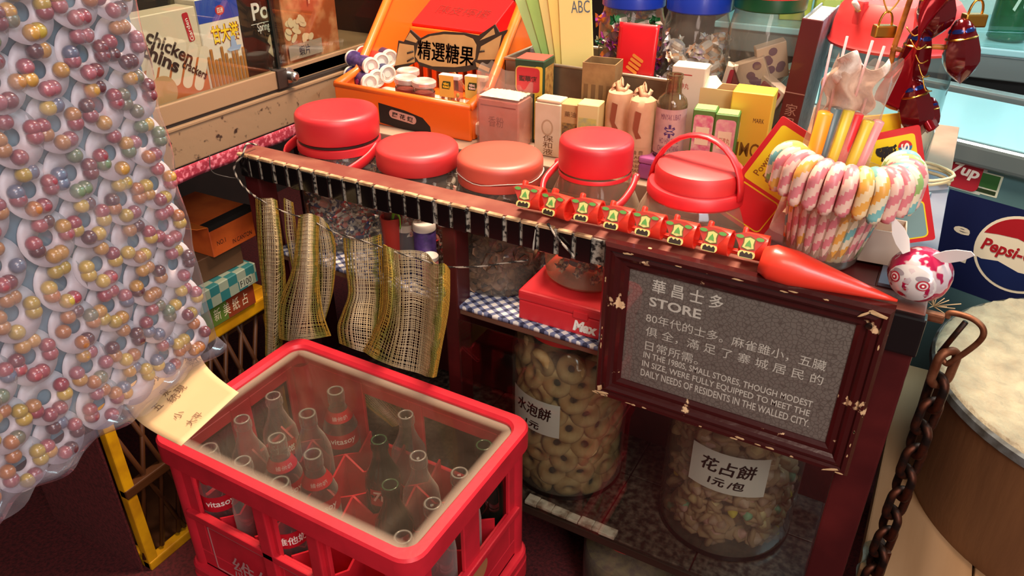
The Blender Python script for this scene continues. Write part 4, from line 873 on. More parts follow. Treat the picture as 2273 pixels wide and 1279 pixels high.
# open white box and brown packets behind the toy tail
ob = thing('open_carton', 'open pale carton with kraft scraps behind the toy tail', 'box', (-.030, .985, .8455), (0, 0, .08))
WB = M('pale_carton', 'D0B9A4', .6)
for n_, a in (('wall', (-.035, .035, -.022, -.0205)), ('wall', (-.035, .035, .0205, .022)), ('wall', (-.035, -.0335, -.0205, .0205)), ('wall', (.0335, .035, -.0205, .0205))): bx('carton_wall', *a, 0, .045, WB, ob, .0004)
bx('carton_base', -.0335, .0335, -.0205, .0205, 0, .0015, WB, ob, 0)
surf('kraft_scrap', lambda u, v: (-.03 + .06 * u, -.018 + .036 * v, .020 + .012 * sin(u * 9) * cos(v * 7)), 14, 10, M('kraft_paper', 'A87E58', .8, col2='8A6240', scale=40), ob, thick=.0006)
# rabbit sweet
rb = thing('foil_rabbit', 'foil-wrapped rabbit-faced chocolate ball with white paper ears on the counter corner', 'sweet', (.030, .895, .8455), (0, 0, radians(2)))
FO = M('foil_floral', 'D9C9CC', .22, .35, col2='B5224F', scale=55, lo=.50, hi=.54, detail=2)
RR = .034
lathe('foil_ball', [(RR * sin(pi * k / 18), RR * .92 * (1 - cos(pi * k / 18))) for k in range(19)], FO, rb, 40, wob=lambda a, v: 1 + .02 * sin(a * 9))
WF = M('foil_white', 'DDD8D4', .25, .2)
def onball(az, el, e=0.): return V(((RR + e) * cos(el) * sin(az), -(RR + e) * cos(el) * cos(az), RR * .92 + (RR * .92 + e) * sin(el)))
def fpatch(name, az, el, ra, re_, m_, e):
    vs = [onball(az, el, e)]; n = 20
    for q in (.5, 1):
        for k in range(n): vs.append(onball(az + ra * q * cos(2 * pi * k / n), el + re_ * q * sin(2 * pi * k / n), e))
    fs = [(0, 1 + k, 1 + (k + 1) % n) for k in range(n)] + [(1 + k, 1 + n + k, 1 + n + (k + 1) % n, 1 + (k + 1) % n) for k in range(n)]
    return mesh(name, vs, fs, m_, rb, smooth=True)
RBR = M('rabbit_red', 'A8182E', .5); RBG = M('rabbit_grey', '8A7F84', .5)
fpatch('white_face', -.30, -.05, .85, .75, WF, .0008)
for s in (-1, 1):
    az = -.34 + .46 * s
    fpatch('printed_lash', az - .05 * s, .30, .22, .10, RBG, .0011)
    for r_, m_, e_ in ((.20, RBR, .0013), (.15, WF, .0016), (.10, RBR, .0019), (.04, WHITE, .0022)): fpatch('printed_eye', az, .08, r_, r_ * .95, m_, e_)
fpatch('printed_mouth', -.50, -.50, .14, .10, RBR, .0013); fpatch('printed_nose', -.36, -.22, .05, .04, RBR, .0013)
for s, tl, rl in ((-1, -38, -35), (1, 60, 20)):
    prism('paper_ear', [(-.004, 0), (.004, 0), (.008, .014), (.007, .028), (.002, .042), (-.003, .04), (-.007, .026), (-.007, .014)], .0010, M('ear_paper', 'E4DEDA', .5), rb, mtx=Matrix.Translation((-.006 + .014 * s, -.010, RR * 1.72)) @ Matrix.Rotation(radians(tl), 4, 'Y') @ Matrix.Rotation(radians(rl), 4, 'X') @ MX((0, 0, 0), *FRONT))
# ---------------------------------------------------------------- orange bin and sweets
OB = M('orange_plastic', 'E8681A', .35, sss=.1, coat=.15); OBD = M('orange_slat_plastic', 'B84E16', .4)
BI = thing('orange_bin', 'orange plastic slatted display bin holding sweets at the back left of the counter', 'bin', (0, 0, .8405))
bx0_, bx1_, by0, by1 = -1.02, -.712, 1.125, 1.56
def side(name, x):
    return prism(name, [(by0, 0), (by0 + .1, .0), (by1, 0), (by1 + .07, .42), (by1 - .05, .42), (by0 + .06, .075), (by0 - .01, .062)], .007, OB, BI, mtx=MX((x, 0, 0), *SIDE), bev=.0015)
side('side_wall', bx0_ + .007); side('side_wall', bx1_)
bx('front_lip', bx0_, bx1_, by0 - .012, by0 - .004, 0, .062, OB, BI, .003); tube('lip_roll', [(bx0_, by0 - .008, .062), (bx1_, by0 - .008, .062)], .006, OB, BI, 10)
tube('side_roll', [(bx1_ - .004, by0 - .008, .062), (bx1_ - .004, by0 + .06, .076), (bx1_ - .004, by1 - .05, .42)], .009, OB, BI, 10); tube('side_roll', [(bx0_ + .004, by0 - .008, .062), (bx0_ + .004, by0 + .06, .076), (bx0_ + .004, by1 - .05, .42)], .009, OB, BI, 10)
bx('bin_floor', bx0_ + .007, bx1_ - .007, by0 - .004, by1, .0, .006, OB, BI, 0)
pb = PY(940, 75, 1.36); bx('cross_bar', bx0_ + .007, bx1_ - .007, 1.355, 1.367, pb.z - .8405 - .015, pb.z - .8405 + .012, OB, BI, .004)
for i in range(13): bx('front_slat', bx0_ + .012 + i * .0225, bx0_ + .0225 + i * .0225, 1.357, 1.364, .006, pb.z - .8405 - .014, OBD, BI, .001, 1)
bx('upper_floor', bx0_ + .007, bx1_ - .007, 1.367, by1, .105, .110, OBD, BI, 0)
for i in range(13): bx('back_slat', bx0_ + .010 + i * .0225, bx0_ + .021 + i * .0225, by1 + .005, by1 + .013, .0, .42, OBD, BI, .001, 1)
bx('back_bar', bx0_ + .007, bx1_ - .007, by1 + .004, by1 + .016, .27, .29, OB, BI, .002)
# black label on the lip
lab = [(0, -.02), (.09, -.028), (.118, -.026), (.116, -.010), (.10, .004), (.06, .012), (0, .018)]
pl = PY(840, 235, by0 - .0125)
prism('black_label', lab, .0004, BLACK, BI, mtx=MX((pl.x, by0 - .0124, pl.z - .8405 - .012), *FRONT)); prism('label_plate', rrect(.062, .016, .008, 4), .0003, M('label_rose', 'C79684', .6), BI, mtx=MX((pl.x + .055, by0 - .0128, pl.z - .8405 - .013), *FRONT) @ Matrix.Rotation(-.1, 4, 'Z')); T('printed_lettering', '鷹 花 翅', .01, BLACK, BI, MX((pl.x + .055, by0 - .0134, pl.z - .8405 - .013), *FRONT) @ Matrix.Rotation(-.1, 4, 'Z'), fit=.048, bold=.02)
# candy-shaped sign
SY = 1.255
ks = thing('candy_sign', 'cardboard sign shaped like a wrapped sweet with black brush outline standing in the orange bin', 'sign', (0, SY, 0))
KRAFT = M('kraft_card', 'CFA468', .75, col2='C59A60', scale=25); INK = M('brush_ink', '33261A', .7)
def poly(pts): return [((PY(x, y, SY)).x, (PY(x, y, SY)).z) for x, y in pts]
A_ = [(878, 140), (884, 90), (896, 93), (911, 66), (933, 85), (950, 76), (985, 70), (1030, 73), (1062, 79), (1098, 54), (1108, 72), (1126, 66), (1110, 118), (1097, 140), (1094, 148), (1086, 165), (1055, 154), (1030, 160), (980, 161), (932, 146), (925, 137), (905, 148), (870, 160)]
prism('card', poly(A_), .003, INK, ks, mtx=MX((0, 0, 0), *FRONT))
for pts in ([(928, 100), (937, 88), (955, 80), (985, 76), (1030, 78), (1050, 86), (1058, 100), (1055, 130), (1042, 145), (1010, 149), (960, 147), (930, 137), (922, 125)], [(900, 88), (910, 72), (927, 90), (924, 95)], [(887, 96), (919, 101), (921, 138), (877, 146)], [(1065, 90), (1096, 62), (1099, 76)], [(1068, 103), (1114, 77), (1103, 132), (1060, 133)], [(1056, 138), (1088, 152), (1085, 160), (1058, 148)]):
    prism('kraft_face', poly(pts), .0004, KRAFT, ks, mtx=MX((0, -.0006, 0), *FRONT))
tc_ = PY(988, 117, SY); T('brush_lettering', '精選糖果', .04, M('brown_ink', '3E1D0E', .7), ks, MX((tc_.x, -.0014, tc_.z), *FRONT) @ Matrix.Rotation(.0, 4, 'Z'), fit=PY(1050, 110, SY).x - PY(927, 110, SY).x, dbl=.0007, shear=.12)
for (x0, y0, x1, y1) in ((905, 118, 918, 114), (905, 136, 919, 128), (1064, 115, 1076, 113)):
    a, b = PY(x0, y0, SY), PY(x1, y1, SY); tube('brush_stroke', [(a.x, -.001, a.z), (b.x, -.001, b.z)], .002, INK, ks, 6)
tube('sign_prop', [(tc_.x, .004, tc_.z - .02), (tc_.x, .085, .8485)], .003, KRAFT, ks, 6)
# red box lying in the upper tray
q = PY(1010, 40, 1.42); rbx = thing('red_box', 'flat bright red box with faint black lettering in the top of the orange bin', 'box', (q.x - .003, 1.43, .952), (radians(26), 0, -.02))
bx('carton', -.125, .125, -.05, .06, 0, .05, M('red_card', 'D0141A', .42), rbx, .002); T('printed_lettering', '陳皮檸檬', .03, M('faint_ink', '6E1410', .6), rbx, Matrix.Translation((.03, .005, .0506)), fit=.13)
kf = thing('cardboard_flap', 'folded bare cardboard carton standing at the left of the orange bin', 'cardboard', (PY(850, 25, 1.40).x, 1.415, .952), (0, 0, -.05)); bx('board', -.028, .028, -.002, .002, 0, .16, M('bare_cardboard', '9E7450', .8), kf, .0006); bx('board_side', .024, .028, -.03, -.002, 0, .16, M('bare_cardboard', '', .8), kf, .0006)
# sweet rolls
def roll(px, py, y, lab, wrap, ang=-.42, L=.078, r=.0165):
    p = PY(px, py, y); t = thing('sweet_roll', lab, 'sweet roll', p, (0, 0, ang), 'sweet rolls in the orange bin')
    m = MX((0, 0, 0), (0, 1, 0), (0, 0, 1))
    lathe('wrapper', [(r, -L), (r, -.008)], wrap, t, 24, mtx=m); lathe('cap', [(r, -.008), (r * 1.06, -.007), (r * 1.06, 0), (r * .85, .0005), (r * .8, -.004), (r * .45, -.004), (r * .4, -.002), (0, -.002)], CAPW, t, 24, mtx=m); lathe('end_cap', [(0, -L - .006), (r * 1.03, -L - .006), (r * 1.03, -L), (r, -L)], CAPW, t, 24, mtx=m)
    return t, m
GR = M('grape_wrapper', '3B2B5C', .4, col2='57407E', scale=90, lo=.45, hi=.6); NV = M('navy_wrapper', '2A2A4E', .4); RW = M('red_roll_wrapper', 'B5342A', .4)
t, m = roll(825, 148, 1.185, 'dark purple ribbed sweet roll on top of the pile nearest the bin side', GR)
t, m = roll(822, 185, 1.165, 'grape-printed sweet roll at the bottom left of the pile', M('grape_print', '2F2350', .4))
T('printed_lettering', 'LLM', .02, WHITE, t, m @ Matrix.Translation((0, 0, -.055)) @ Matrix.Rotation(pi, 4, 'Z') @ MX((0, 0, 0), (0, 0, 1), (1, 0, 0)) @ Matrix.Translation((0, 0, .0168)), fit=.022) if False else None
for k, (dx, dz) in enumerate(((0, 0), (.006, .003), (.003, -.006))): prism('grape_print_disc', circ(.0045, 12), .0003, M('grape_magenta', '8E2A6E', .5), t, mtx=MX((-.026 + dx, -.0168 - k * .0002, .0 + dz), *FRONT))
T('printed_lettering', 'MIT', .02, WHITE, t, MX((-.055, -.0170, .002), (0, 0, -1), (1, 0, 0)), fit=.016, bold=.03)
roll(848, 138, 1.215, 'red-wrapped sweet roll behind the dark purple roll', RW)
roll(866, 130, 1.245, 'navy and white sweet roll at the back of the pile', NV)
roll(838, 175, 1.185, 'white-capped roll under the red one facing the front', RW)
roll(862, 165, 1.205, 'white-capped roll lowest at the right of the pile', NV)
# small lidded pots and mint boxes
def pot(px, py, y, lab, ztop_h=.055, tilt=0.):
    p = PY(px, py, y); r = .021; t = thing('sweet_pot', lab, 'pot', (p.x, y, p.z - ztop_h), (0, tilt, 0), 'small clear sweet pots')
    lathe('pot_body', [(0, .001), (r * .8, 0), (r * .97, ztop_h - .012), (r * .97, ztop_h - .008)], PET, t, 28); lathe('pot_filling', [(0, .003), (r * .74, .003), (r * .84, ztop_h * .55), (0, ztop_h * .56)], M('pot_sweets', 'A04A40', .5, col2='7A2A28', scale=80), t, 24); lathe('pot_label', [(r * .88 + .0012, ztop_h * .3), (r * .93 + .0012, ztop_h * .62)], M('pot_label_brown', '7E2A22', .5), t, 28)
    lathe('pot_lid', [(r * .98, ztop_h - .012), (r * 1.06, ztop_h - .011), (r * 1.06, ztop_h - .003), (r * .95, ztop_h - .001), (r * .8, ztop_h - .003), (0, ztop_h - .003)], G('frosted_lid', 'E8DCD2', 1.4, .3, dust=.5, dustcol='E0D2C6', dscale=40), t, 32)
pot(905, 152, 1.205, 'small clear pot with frosted lid behind the two front pots'); pot(897, 168, 1.165, 'small clear pot with dark label, left of the front pair', tilt=.08); pot(938, 176, 1.155, 'small clear pot with frosted lid beside the yellow mint box', tilt=.06)
def mint(px, py, y, lab, lc, fillc, tx):
    p = PY(px, py, y); h = .058; t = thing('mint_box', lab, 'mint box', (p.x, y, p.z - h), (0, 0, .1)); bx('clear_case', -.021, .021, -.008, .008, 0, h - .008, PET, t, .002); bx('white_cap', -.021, .021, -.0082, .0082, h - .008, h, CAPW, t, .002)
    mesh('paper_label', [(-.0195, -.0085, .018), (.010, -.0085, .018), (.010, -.0085, h - .001), (-.0195, -.0085, h - .001)], [(0, 1, 2, 3)], lc, t); prism('leaf_mark', [(-.009, -.007), (.006, -.007), (.009, .0), (.009, .007), (-.006, .007), (-.009, .0)], .0003, M('leaf_dark_green', '2E4A1E', .5), t, mtx=MX((-.005, -.0089, .040), *FRONT))
    T('printed_lettering', tx, .008, fillc[0], t, MX((-.005, -.0094, .040), *FRONT), fit=.014, h=.010, bold=.04, line=.8)
    random.seed(px)
    for i in range(14): lathe('mint', [(.0034 * sin(pi * k / 6), .0048 - .0048 * cos(pi * k / 6)) for k in range(7)], fillc[1 + i % (len(fillc) - 1)], t, 10, loc=(random.uniform(-.0165, .0165), random.uniform(-.004, -.003), .003 + (i // 6) * .007))
mint(1000, 165, 1.158, 'clear mint box with orange-yellow label and mixed orange mints', M('mint_label_amber', 'E0B24A', .5), [YEL, M('mint_orange', 'D8703A', .4), M('mint_yellow', 'DDB94A', .4), M('mint_pink', 'D0603E', .4)], 'tic\ntac')
mint(1058, 168, 1.158, 'clear mint box with pale yellow label and white mints', M('mint_label_lime', 'DCC85E', .5), [WHITE, M('mint_white', 'E6DAC8', .4)], 'tic\ntac')
random.seed(31)
sc_ = [lathe('loose_mint', [(.004 * sin(pi * k / 6), .004 - .004 * cos(pi * k / 6)) for k in range(7)], M('mint_white', '', .4), None, 10, loc=(0, 0, 0))]
for i in range(22):
    o = sc_[0] if i == 0 else sc_[0].copy()
    if i: COL.objects.link(o)
    p = PY(random.uniform(845, 890), random.uniform(190, 222), 1.15); o.location = (p.x, 1.135 + random.uniform(0, .04), .872 + random.uniform(0, .014)); o.scale = (1.4, 1.2, 1); tag(o, 'small white loose sweet lying in the orange bin below the rolls', 'sweet', 'loose white sweets in the bin')
bx_ = thing('bin_packet', 'white paper packet under the rolls and pots in the orange bin', 'packet', (-.84, 1.19, .8466)); bx('packet_body', -.165, .165, -.060, .06, 0, .024, M('white_packet', 'D9C8B8', .6), bx_, .006, 3)
# ---------------------------------------------------------------- medicine row
ZT = .8405
def med(name, lab, xl, xr, ztop, y, d, mat, rz=0., zb=ZT, cat='medicine box', top=None):
    t = thing(name, lab, cat, ((xl + xr) / 2, y + d / 2, zb), (0, 0, rz)); w = xr - xl; h = ztop - zb
    bx('carton', -w / 2, w / 2, -d / 2, d / 2, 0, h, mat, t, .0015, 1)
    if top: bx('carton_top', -w / 2 + .002, w / 2 - .002, -d / 2 + .002, d / 2 - .002, h, h + .0006, top, t, 0)
    return t, w, h, d
def ptx(t, s, x, z, d, mat, fit, rot90=False, e=.0006, **k):
    T('printed_lettering', s, .01, mat, t, MX((x, -d / 2 - e, z), (0, 0, -1), (1, 0, 0)) if rot90 else MX((x, -d / 2 - e, z), *FRONT), fit=fit, **k)
BRN = M('brown_ink_print', '6A4426', .6); REDP = M('red_ink_print', 'A82A22', .6); TAN = M('tan_box', 'C29A62', .65, col2='B48A52', scale=30); OLD = M('aged_white_box', 'D9C4A4', .65, col2='CDB592', scale=22)
# bagged powder box
t, w, h, d = med('powder_carton', 'pinkish carton of white powder in a clear bag, leftmost of the medicine row', -.693, -.615, .925, 1.11, .05, M('rose_carton', 'C98272', .55), .04)
T('printed_lettering', '香粉', .02, M('rose_dark_print', '8E4A3E', .6), t, fr(d, -.004, h * .55), fit=.03); bx('printed_line', -.034, .034, -d / 2 - .0004, -d / 2, h - .012, h - .010, M('rose_dark_print', '', .6), t, 0)
surf('white_powder', lambda u, v: (-.038 + .076 * u, -.024 + .048 * v, h + .004 + .006 * sin(u * 3.1) * sin(v * 3.1) + .002 * sin(u * 31) * sin(v * 23)), 20, 12, M('white_powder', 'EADCC8', .9), t)
def pbag(u, v):
    a = 2 * pi * u; s = lambda x: max(-1, min(1, x * 1.5)); return (.041 * s(cos(a)), .027 * s(sin(a)) + .004 * v * v, -.0 + (h + .052 - .030 * (cos(a) + 1) / 2 + .004 * sin(a * 6)) * v)
surf('clear_bag', pbag, 40, 10, G('powder_bag_film', 'F4E8DE', 1.35, .2, dust=.18, dustcol='E6C9B6', dscale=30), t)
# tall green and red
t, w, h, d = med('medicine_carton', 'tall dark green carton with a red panel of gold lettering', -.652, -.598, .985, 1.165, .05, M('deep_green_card', '1E3A22', .5), .10, top=M('top_red_card', 'C0463A', .55))
prism('red_panel', rrect(.043, .042, .006, 3), .0004, M('panel_red', 'B3202A', .5), t, mtx=fr(d, -.002, h - .034, .0006)); prism('panel_line', rrect(.047, .046, .008, 3), .0003, M('panel_gold', 'C29A4A', .5), t, mtx=fr(d, -.002, h - .034, .0003)); ptx(t, '聖華癒', -.002, h - .032, d, M('panel_dark', '4A100E', .6), .034, e=.0012, bold=.03)
prism('gold_panel', rrect(.014, h * .9, .003, 2), .0004, M('panel_yellow', 'D6B230', .5), t, mtx=fr(d, .0175, h * .48, .0004)); prism('cream_panel', rrect(.026, h * .52, .003, 2), .0004, OLD, t, mtx=fr(d, -.006, h * .3, .0004)); T('printed_lettering', '金\n光\n老\n藥\n房', .012, M('panel_dark', '', .6), t, fr(d, .0175, h * .35, .001), h=.07)
mesh('side_print', [(w / 2 + .0004, -d / 2 + .005, .004), (w / 2 + .0004, d / 2 - .005, .004), (w / 2 + .0004, d / 2 - .005, h - .012), (w / 2 + .0004, -d / 2 + .005, h - .012)], [(0, 1, 2, 3)], M('side_tan_print', 'B98A42', .6, col2='8E5E2A', scale=120), t)
# cream bottle box
t, w, h, d = med('tall_carton', 'tall cream carton with a rounded top and oval emblem behind the third jar', -.585, -.537, .932, 1.115, .035, OLD, .03, zb=.8405)
prism('oval_emblem', circ(.011, 20, ry=.014), .0004, M('emblem_tan', 'B79B7A', .6), t, mtx=fr(d, 0, h * .55)); prism('oval_emblem', circ(.008, 20, ry=.011), .0004, OLD, t, mtx=fr(d, 0, h * .55, .0008)); T('printed_lettering', '保\n和\n液', .02, BRN, t, fr(d, .002, h * .22), h=.034)
bx('folded_top', -w / 2 + .002, w / 2 - .002, -d / 2 + .001, d / 2 - .001, h, h + .006, OLD, t, .0035)
# small tan and yellow
t, w, h, d = med('small_carton', 'small tan carton with dark ornate print beside the cream one', -.540, -.506, .935, 1.12, .036, TAN, .1)
bx('dark_print', -w / 2 + .003, w / 2 - .003, -d / 2 - .0004, -d / 2, .01, h * .66, M('ornate_dark_print', '5A4630', .6, col2='A8843E', scale=150), t, 0); ptx(t, '藥油', 0, h * .82, d, BRN, .02)
t, w, h, d = med('small_carton', 'small pale carton with a grey and yellow label right of the tan one', -.506, -.470, .942, 1.11, .034, M('pale_yellow_card', 'D9C080', .6), .12)
bx('grey_print', -w / 2 + .003, w / 2 - .003, -d / 2 - .0004, -d / 2, .008, h * .78, M('greenish_print', 'A5A578', .6, col2='C9B95E', scale=90), t, 0); ptx(t, '白花油', 0, h * .6, d, YEL, .024)
# open brown carton at back
oc = thing('open_carton', 'open empty brown carton standing tall in front of the tin tray', 'box', (-.500, 1.195, ZT), (0, 0, .12)); KB = M('old_brown_card', '9A7648', .7, col2='7E5C36', scale=30)
ho = .152
for a in ((-.028, .028, -.024, -.0225), (-.028, .028, .0225, .024), (-.028, -.0265, -.0225, .0225), (.0265, .028, -.0225, .0225)): bx('carton_wall', *a, 0, ho, KB, oc, .0005)
bx('inner_sheet', -.022, .022, -.018, -.017, 0, ho - .02, M('grey_sheet', '8A8E8A', .5), oc, 0); bx('carton_base', -.0265, .0265, -.0225, .0225, 0, .002, KB, oc, 0)
for i in range(4): bx('stripe_print', -.024 + i * .013, -.017 + i * .013, -.0246, -.024, .01, ho - .035, M('stripe_brown', '6B4C2A', .7), oc, 0)
# two paper-wrapped bottles
def paperbottle(lab, x, y, h, rz):
    t = thing('wrapped_bottle', lab, 'bottle', (x, y, ZT), (0, 0, rz)); PP = M('pinkish_wrap_paper', 'D3A37C', .75, col2='C08C66', scale=22, bump=.25, bscale=45)
    lathe('paper_wrap', [(0, .001), (.021, 0), (.0215, .01), (.022, .075), (.0225, .095), (.0205, .112), (.019, .120), (.014, h - .002), (.006, h + .002), (0, h - .002)], PP, t, 40, wob=lambda a, v: 1 + (.08 * sin(a * 5 + 1) + .06 * sin(a * 9)) * max(0, v - .45))
    patch('printed_label', 2.2, .004, .05, .0226, M('old_rose_label', 'C99A72', .65), t); T('printed_lettering', '油 鹿\nPEACH\nCHINA\nTABOR\nMAST', .01, BRN, t, Matrix.Translation((0, 0, .027)), cyl=.023, fit=.026, h=.036)
    mesh('torn_patch', [(-.008, -.0232, .108), (.001, -.0234, .105), (-.002, -.0234, .075), (.004, -.0236, .066), (-.004, -.0234, .064), (-.010, -.0230, .08)], [(0, 1, 2, 3, 4, 5)], M('torn_brown', '8E4526', .7), t)
    surf('paper_twist', lambda u, v: (.02 * (u - .5) * (1.6 - v) + .006 * sin(v * 9), .012 * sin(u * 8) * (1 - .4 * v), h - .01 + .022 * v + .008 * sin(u * 6)), 14, 6, PP, t, thick=.0006)
paperbottle('brown paper wrapped bottle with torn patch, left of the wrapped pair', -.446, 1.145, .122, .2); paperbottle('brown paper wrapped bottle with printed label, right of the wrapped pair', -.398, 1.12, .126, .25)
# white box behind clear bottle
t, w, h, d = med('medicine_carton', 'tall white carton with red print behind the clear medicine bottle', -.374, -.322, 1.006, 1.17, .036, M('white_med_card', 'D9C2AA', .6), .08)
for a in ((-w / 2 + .004, -w / 2 + .0055, .01, h - .012), (-w / 2 + .004, w / 2 - .02, h - .0135, h - .012)): bx('red_line', a[0], a[1], -d / 2 - .0005, -d / 2, a[2], a[3], REDP, t, 0)
ptx(t, '六神丸', -.008, h - .03, d, REDP, .022)
# clear bottle on pink tin
pt = thing('pink_tin', 'rounded purple-pink tin under the clear medicine bottle', 'tin', (-.355, 1.125, ZT)); bx('tin_body', -.034, .034, -.03, .03, 0, .026, M('mauve_tin', '9A4A86', .4, coat=.2), pt, .006, 3); bx('tin_lid', -.0345, .0345, -.0305, .0305, .026, .038, M('mauve_lid', 'B25C96', .4, coat=.2), pt, .005, 3)
mb = thing('medicine_bottle', 'clear glass medicine bottle with faded label and purple star on a pink tin', 'bottle', (-.352, 1.122, .8790), (0, 0, YAW * .6))
lathe('glass_body', [(0, .003), (.020, 0), (.023, .004), (.0235, .082), (.021, .09), (.0125, .098), (.0115, .118), (.0128, .12), (.0128, .126), (.009, .126), (.009, .1)], G('aged_glass', 'DCD2BC', 1.5, .05, edge='6E6048', dust=.1, dustcol='B59A78', dscale=40), mb, 32)
patch('faded_label', 2.6, .008, .078, .0240, M('faded_mauve_label', 'C3998C', .7, col2='B0847E', scale=40), mb, n=16); T('printed_lettering', '✱', .03, M('purple_star', '4A2A5E', .6), mb, Matrix.Translation((0, 0, .045)), cyl=.0245, fit=.017) or None
T('printed_lettering', 'MINYAK UBAT\n\n\nHO HIN SENG\nCHAP BINTANG', .01, M('mauve_print', '7E4A5E', .6), mb, Matrix.Translation((0, 0, .042)), cyl=.0244, fit=.034, h=.058)
lathe('dark_liquid', [(0, .004), (.022, .004), (.0222, .007), (0, .008)], M('dark_liquid', '3A1E14', .2), mb, 24)
# two slim green boxes
for x0, x1, zt, lab, pc in ((-.318, -.284, .960, 'slim green-topped carton with a pink figure print, left of the pair', 'C9607A'), (-.284, -.250, .958, 'slim green-topped carton with pink fine print, right of the pair', 'D08A94')):
    t, w, h, d = med('slim_carton', lab, x0, x1, zt, 1.115, .03, M('slim_green', '4F7A33', .5), .14, top=M('slim_top_green', '9DB06A', .55)); prism('pink_panel', rrect(w - .005, h - .012, .005, 3), .0004, M('pink_' + pc, pc, .5, col2='D9B0A2', scale=80), t, mtx=fr(d, 0, h / 2 - .002, .0003)); bx('cream_print', -.010, .010, -d / 2 - .0009, -d / 2 - .0005, h * .55, h * .78, M('slim_cream', 'E2CFA8', .6), t, 0); ptx(t, '保濟丸', 0, h * .66, d, REDP, .017, e=.0012); ptx(t, '油', .0, h * .3, d, M('slim_green', '', .5), .012, e=.0012)
# open cream box + yellow box
ob2 = thing('open_carton', 'torn open cream carton lying behind the slim green cartons', 'box', (-.291, 1.195, ZT), (0, 0, .10))
for a in ((-.037, .037, -.02, -.0185), (-.037, .037, .0185, .02), (-.037, -.0355, -.0185, .0185), (.0355, .037, -.0185, .0185)): bx('carton_wall', *a, 0, .136, M('cream_carton', 'D8AE72', .65), ob2, .0005)
bx('carton_base', -.0355, .0355, -.0185, .0185, 0, .002, M('cream_carton', '', .65), ob2, 0)
mesh('torn_flap', [(-.036, -.02, .1365), (-.012, -.02, .1365), (-.006, -.010, .143), (-.02, .012, .149), (-.034, .01, .147)], [(0, 1, 2, 3, 4)], OLD, ob2); bx('dark_filling', -.034, .034, -.017, .017, .09, .115, M('brown_box', '', .7), ob2, .002)
t, w, h, d = med('medicine_carton', 'bright yellow carton with black and gold lettering at the right of the row', -.272, -.212, .985, 1.15, .045, M('bright_yellow_card', 'E6B83A', .5, coat=.1), .08); ptx(t, 'MMO', .0, h * .40, d, M('gold_brown_print', '7A4E16', .5), .046, h=.022, bold=.01); ptx(t, 'MARK', .014, h * .72, d, BRN, .016); bx('cream_print', -.028, -.012, -d / 2 - .0005, -d / 2, h * .5, h * .68, M('slim_cream', '', .6), t, 0)
# tangle of dark spectacles / scoop on the counter
sp = thing('wire_scoop', 'dark round-handled scoop with pale sticks lying by the yellow carton', 'scoop', (-.232, 1.10, ZT + .006), (0, 0, .3)); lathe('bowl', [(0, .0), (.018, .004), (.026, .016), (.025, .017), (.016, .006), (0, .003)], DARKM, sp, 28, loc=(.0, 0, .018)); tube('handle_ring', [(-.02 + .016 * cos(a * .3), -.004 + .003 * sin(a * .3), .045 + .010 * sin(a * .3)) for a in range(21)], .0022, DARKM, sp, 6, closed=True)
tube('pale_stick', [(-.075, -.02, .020), (-.015, -.008, .046)], .0022, CREAM, sp, 6); tube('pale_stick', [(-.035, -.02, .0), (-.018, -.012, .05)], .0026, CREAM, sp, 6); bx('scoop_foot', -.02, .02, -.014, .014, -.006, .018, DARKM, sp, .004)
# ---------------------------------------------------------------- tin tray with jars
ty0, ty1, tx0, tx1, tzt = 1.225, 1.385, -.705, -.232, .966
TIN = M('tarnished_tin', '8F8272', .38, .8, col2='6A5D50', scale=14, lo=.35, hi=.7)
tr_ = thing('tin_tray', 'deep tarnished metal tray holding jars behind the medicine row', 'tray', (0, 0, ZT))
hz_ = tzt - ZT
for a in ((tx0, tx1, ty0, ty0 + .0015), (tx0, tx1, ty1 - .0015, ty1), (tx0, tx0 + .0015, ty0, ty1), (tx1 - .0015, tx1, ty0, ty1)): bx('tray_wall', *a, 0, hz_, TIN, tr_, 0)
bx('tray_base', tx0, tx1, ty0, ty1, 0, .05, TIN, tr_, 0); tube('rolled_edge', [(tx0, ty0, hz_), (tx1, ty0, hz_), (tx1, ty1, hz_), (tx0, ty1, hz_)], .003, M('pale_tin_edge', 'B5A48E', .35, .7), tr_, 8, closed=True)
def squarejar(lab, x, y, lidm, lidr, h, r, second=None):
    t = thing('sweet_jar', lab, 'jar', (x, y, ZT + .0505)); lathe('jar_body', [(0, .003), (r * .96, 0), (r, .01), (r, h * .80), (r * .96, h * .86), (lidr * .93, h * .94), (lidr * .93, h)], PET, t, 48, wob=lambda a, v: 1 + .05 * cos(4 * a) * (.1 < v < .85)); lathe('lid', [(0, h + .05), (lidr * .97, h + .049), (lidr, h + .045), (lidr, h), (lidr * .96, h - .002)], lidm, t, 48)
    if second: lathe('lid_band', [(lidr * 1.01, h + .018), (lidr * 1.025, h + .02), (lidr * 1.025, h + .05), (lidr * 1.0, h + .054), (0, h + .054)], second, t, 48)
    return t
BLU = M('blue_lid_plastic', '1636A8', .35, coat=.2); GRL = M('green_lid_plastic', '0E4A2A', .35)
YB = 1.31
ja = PY(1375, 20, YB - .055); jb = PY(1520, 30, YB - .055); jc = PY(1683, 28, YB - .055)
squarejar('square jar with blue lid full of purple and green wrapped sweets', ja.x + .004, YB, BLU, .054, ja.z - ZT - .0505, .0565)
squarejar('square jar with blue lid and white wrapped sweets in the middle of the tray', jb.x + .006, YB, BLU, .053, jb.z - ZT - .0505, .0555)
squarejar('wide jar with green and red lid holding small printed boxes', jc.x + .004, YB + .005, GRL, .056, jc.z - ZT - .0505, .0575, REDL)
random.seed(17)
fill(CP2, 64, ja.x + .004, YB, ZT + .065, ja.z - .018, .044, 'twisted wrapped sweet in the left blue-lidded jar', 'sweets in the left blue-lidded jar', rmin=.5)
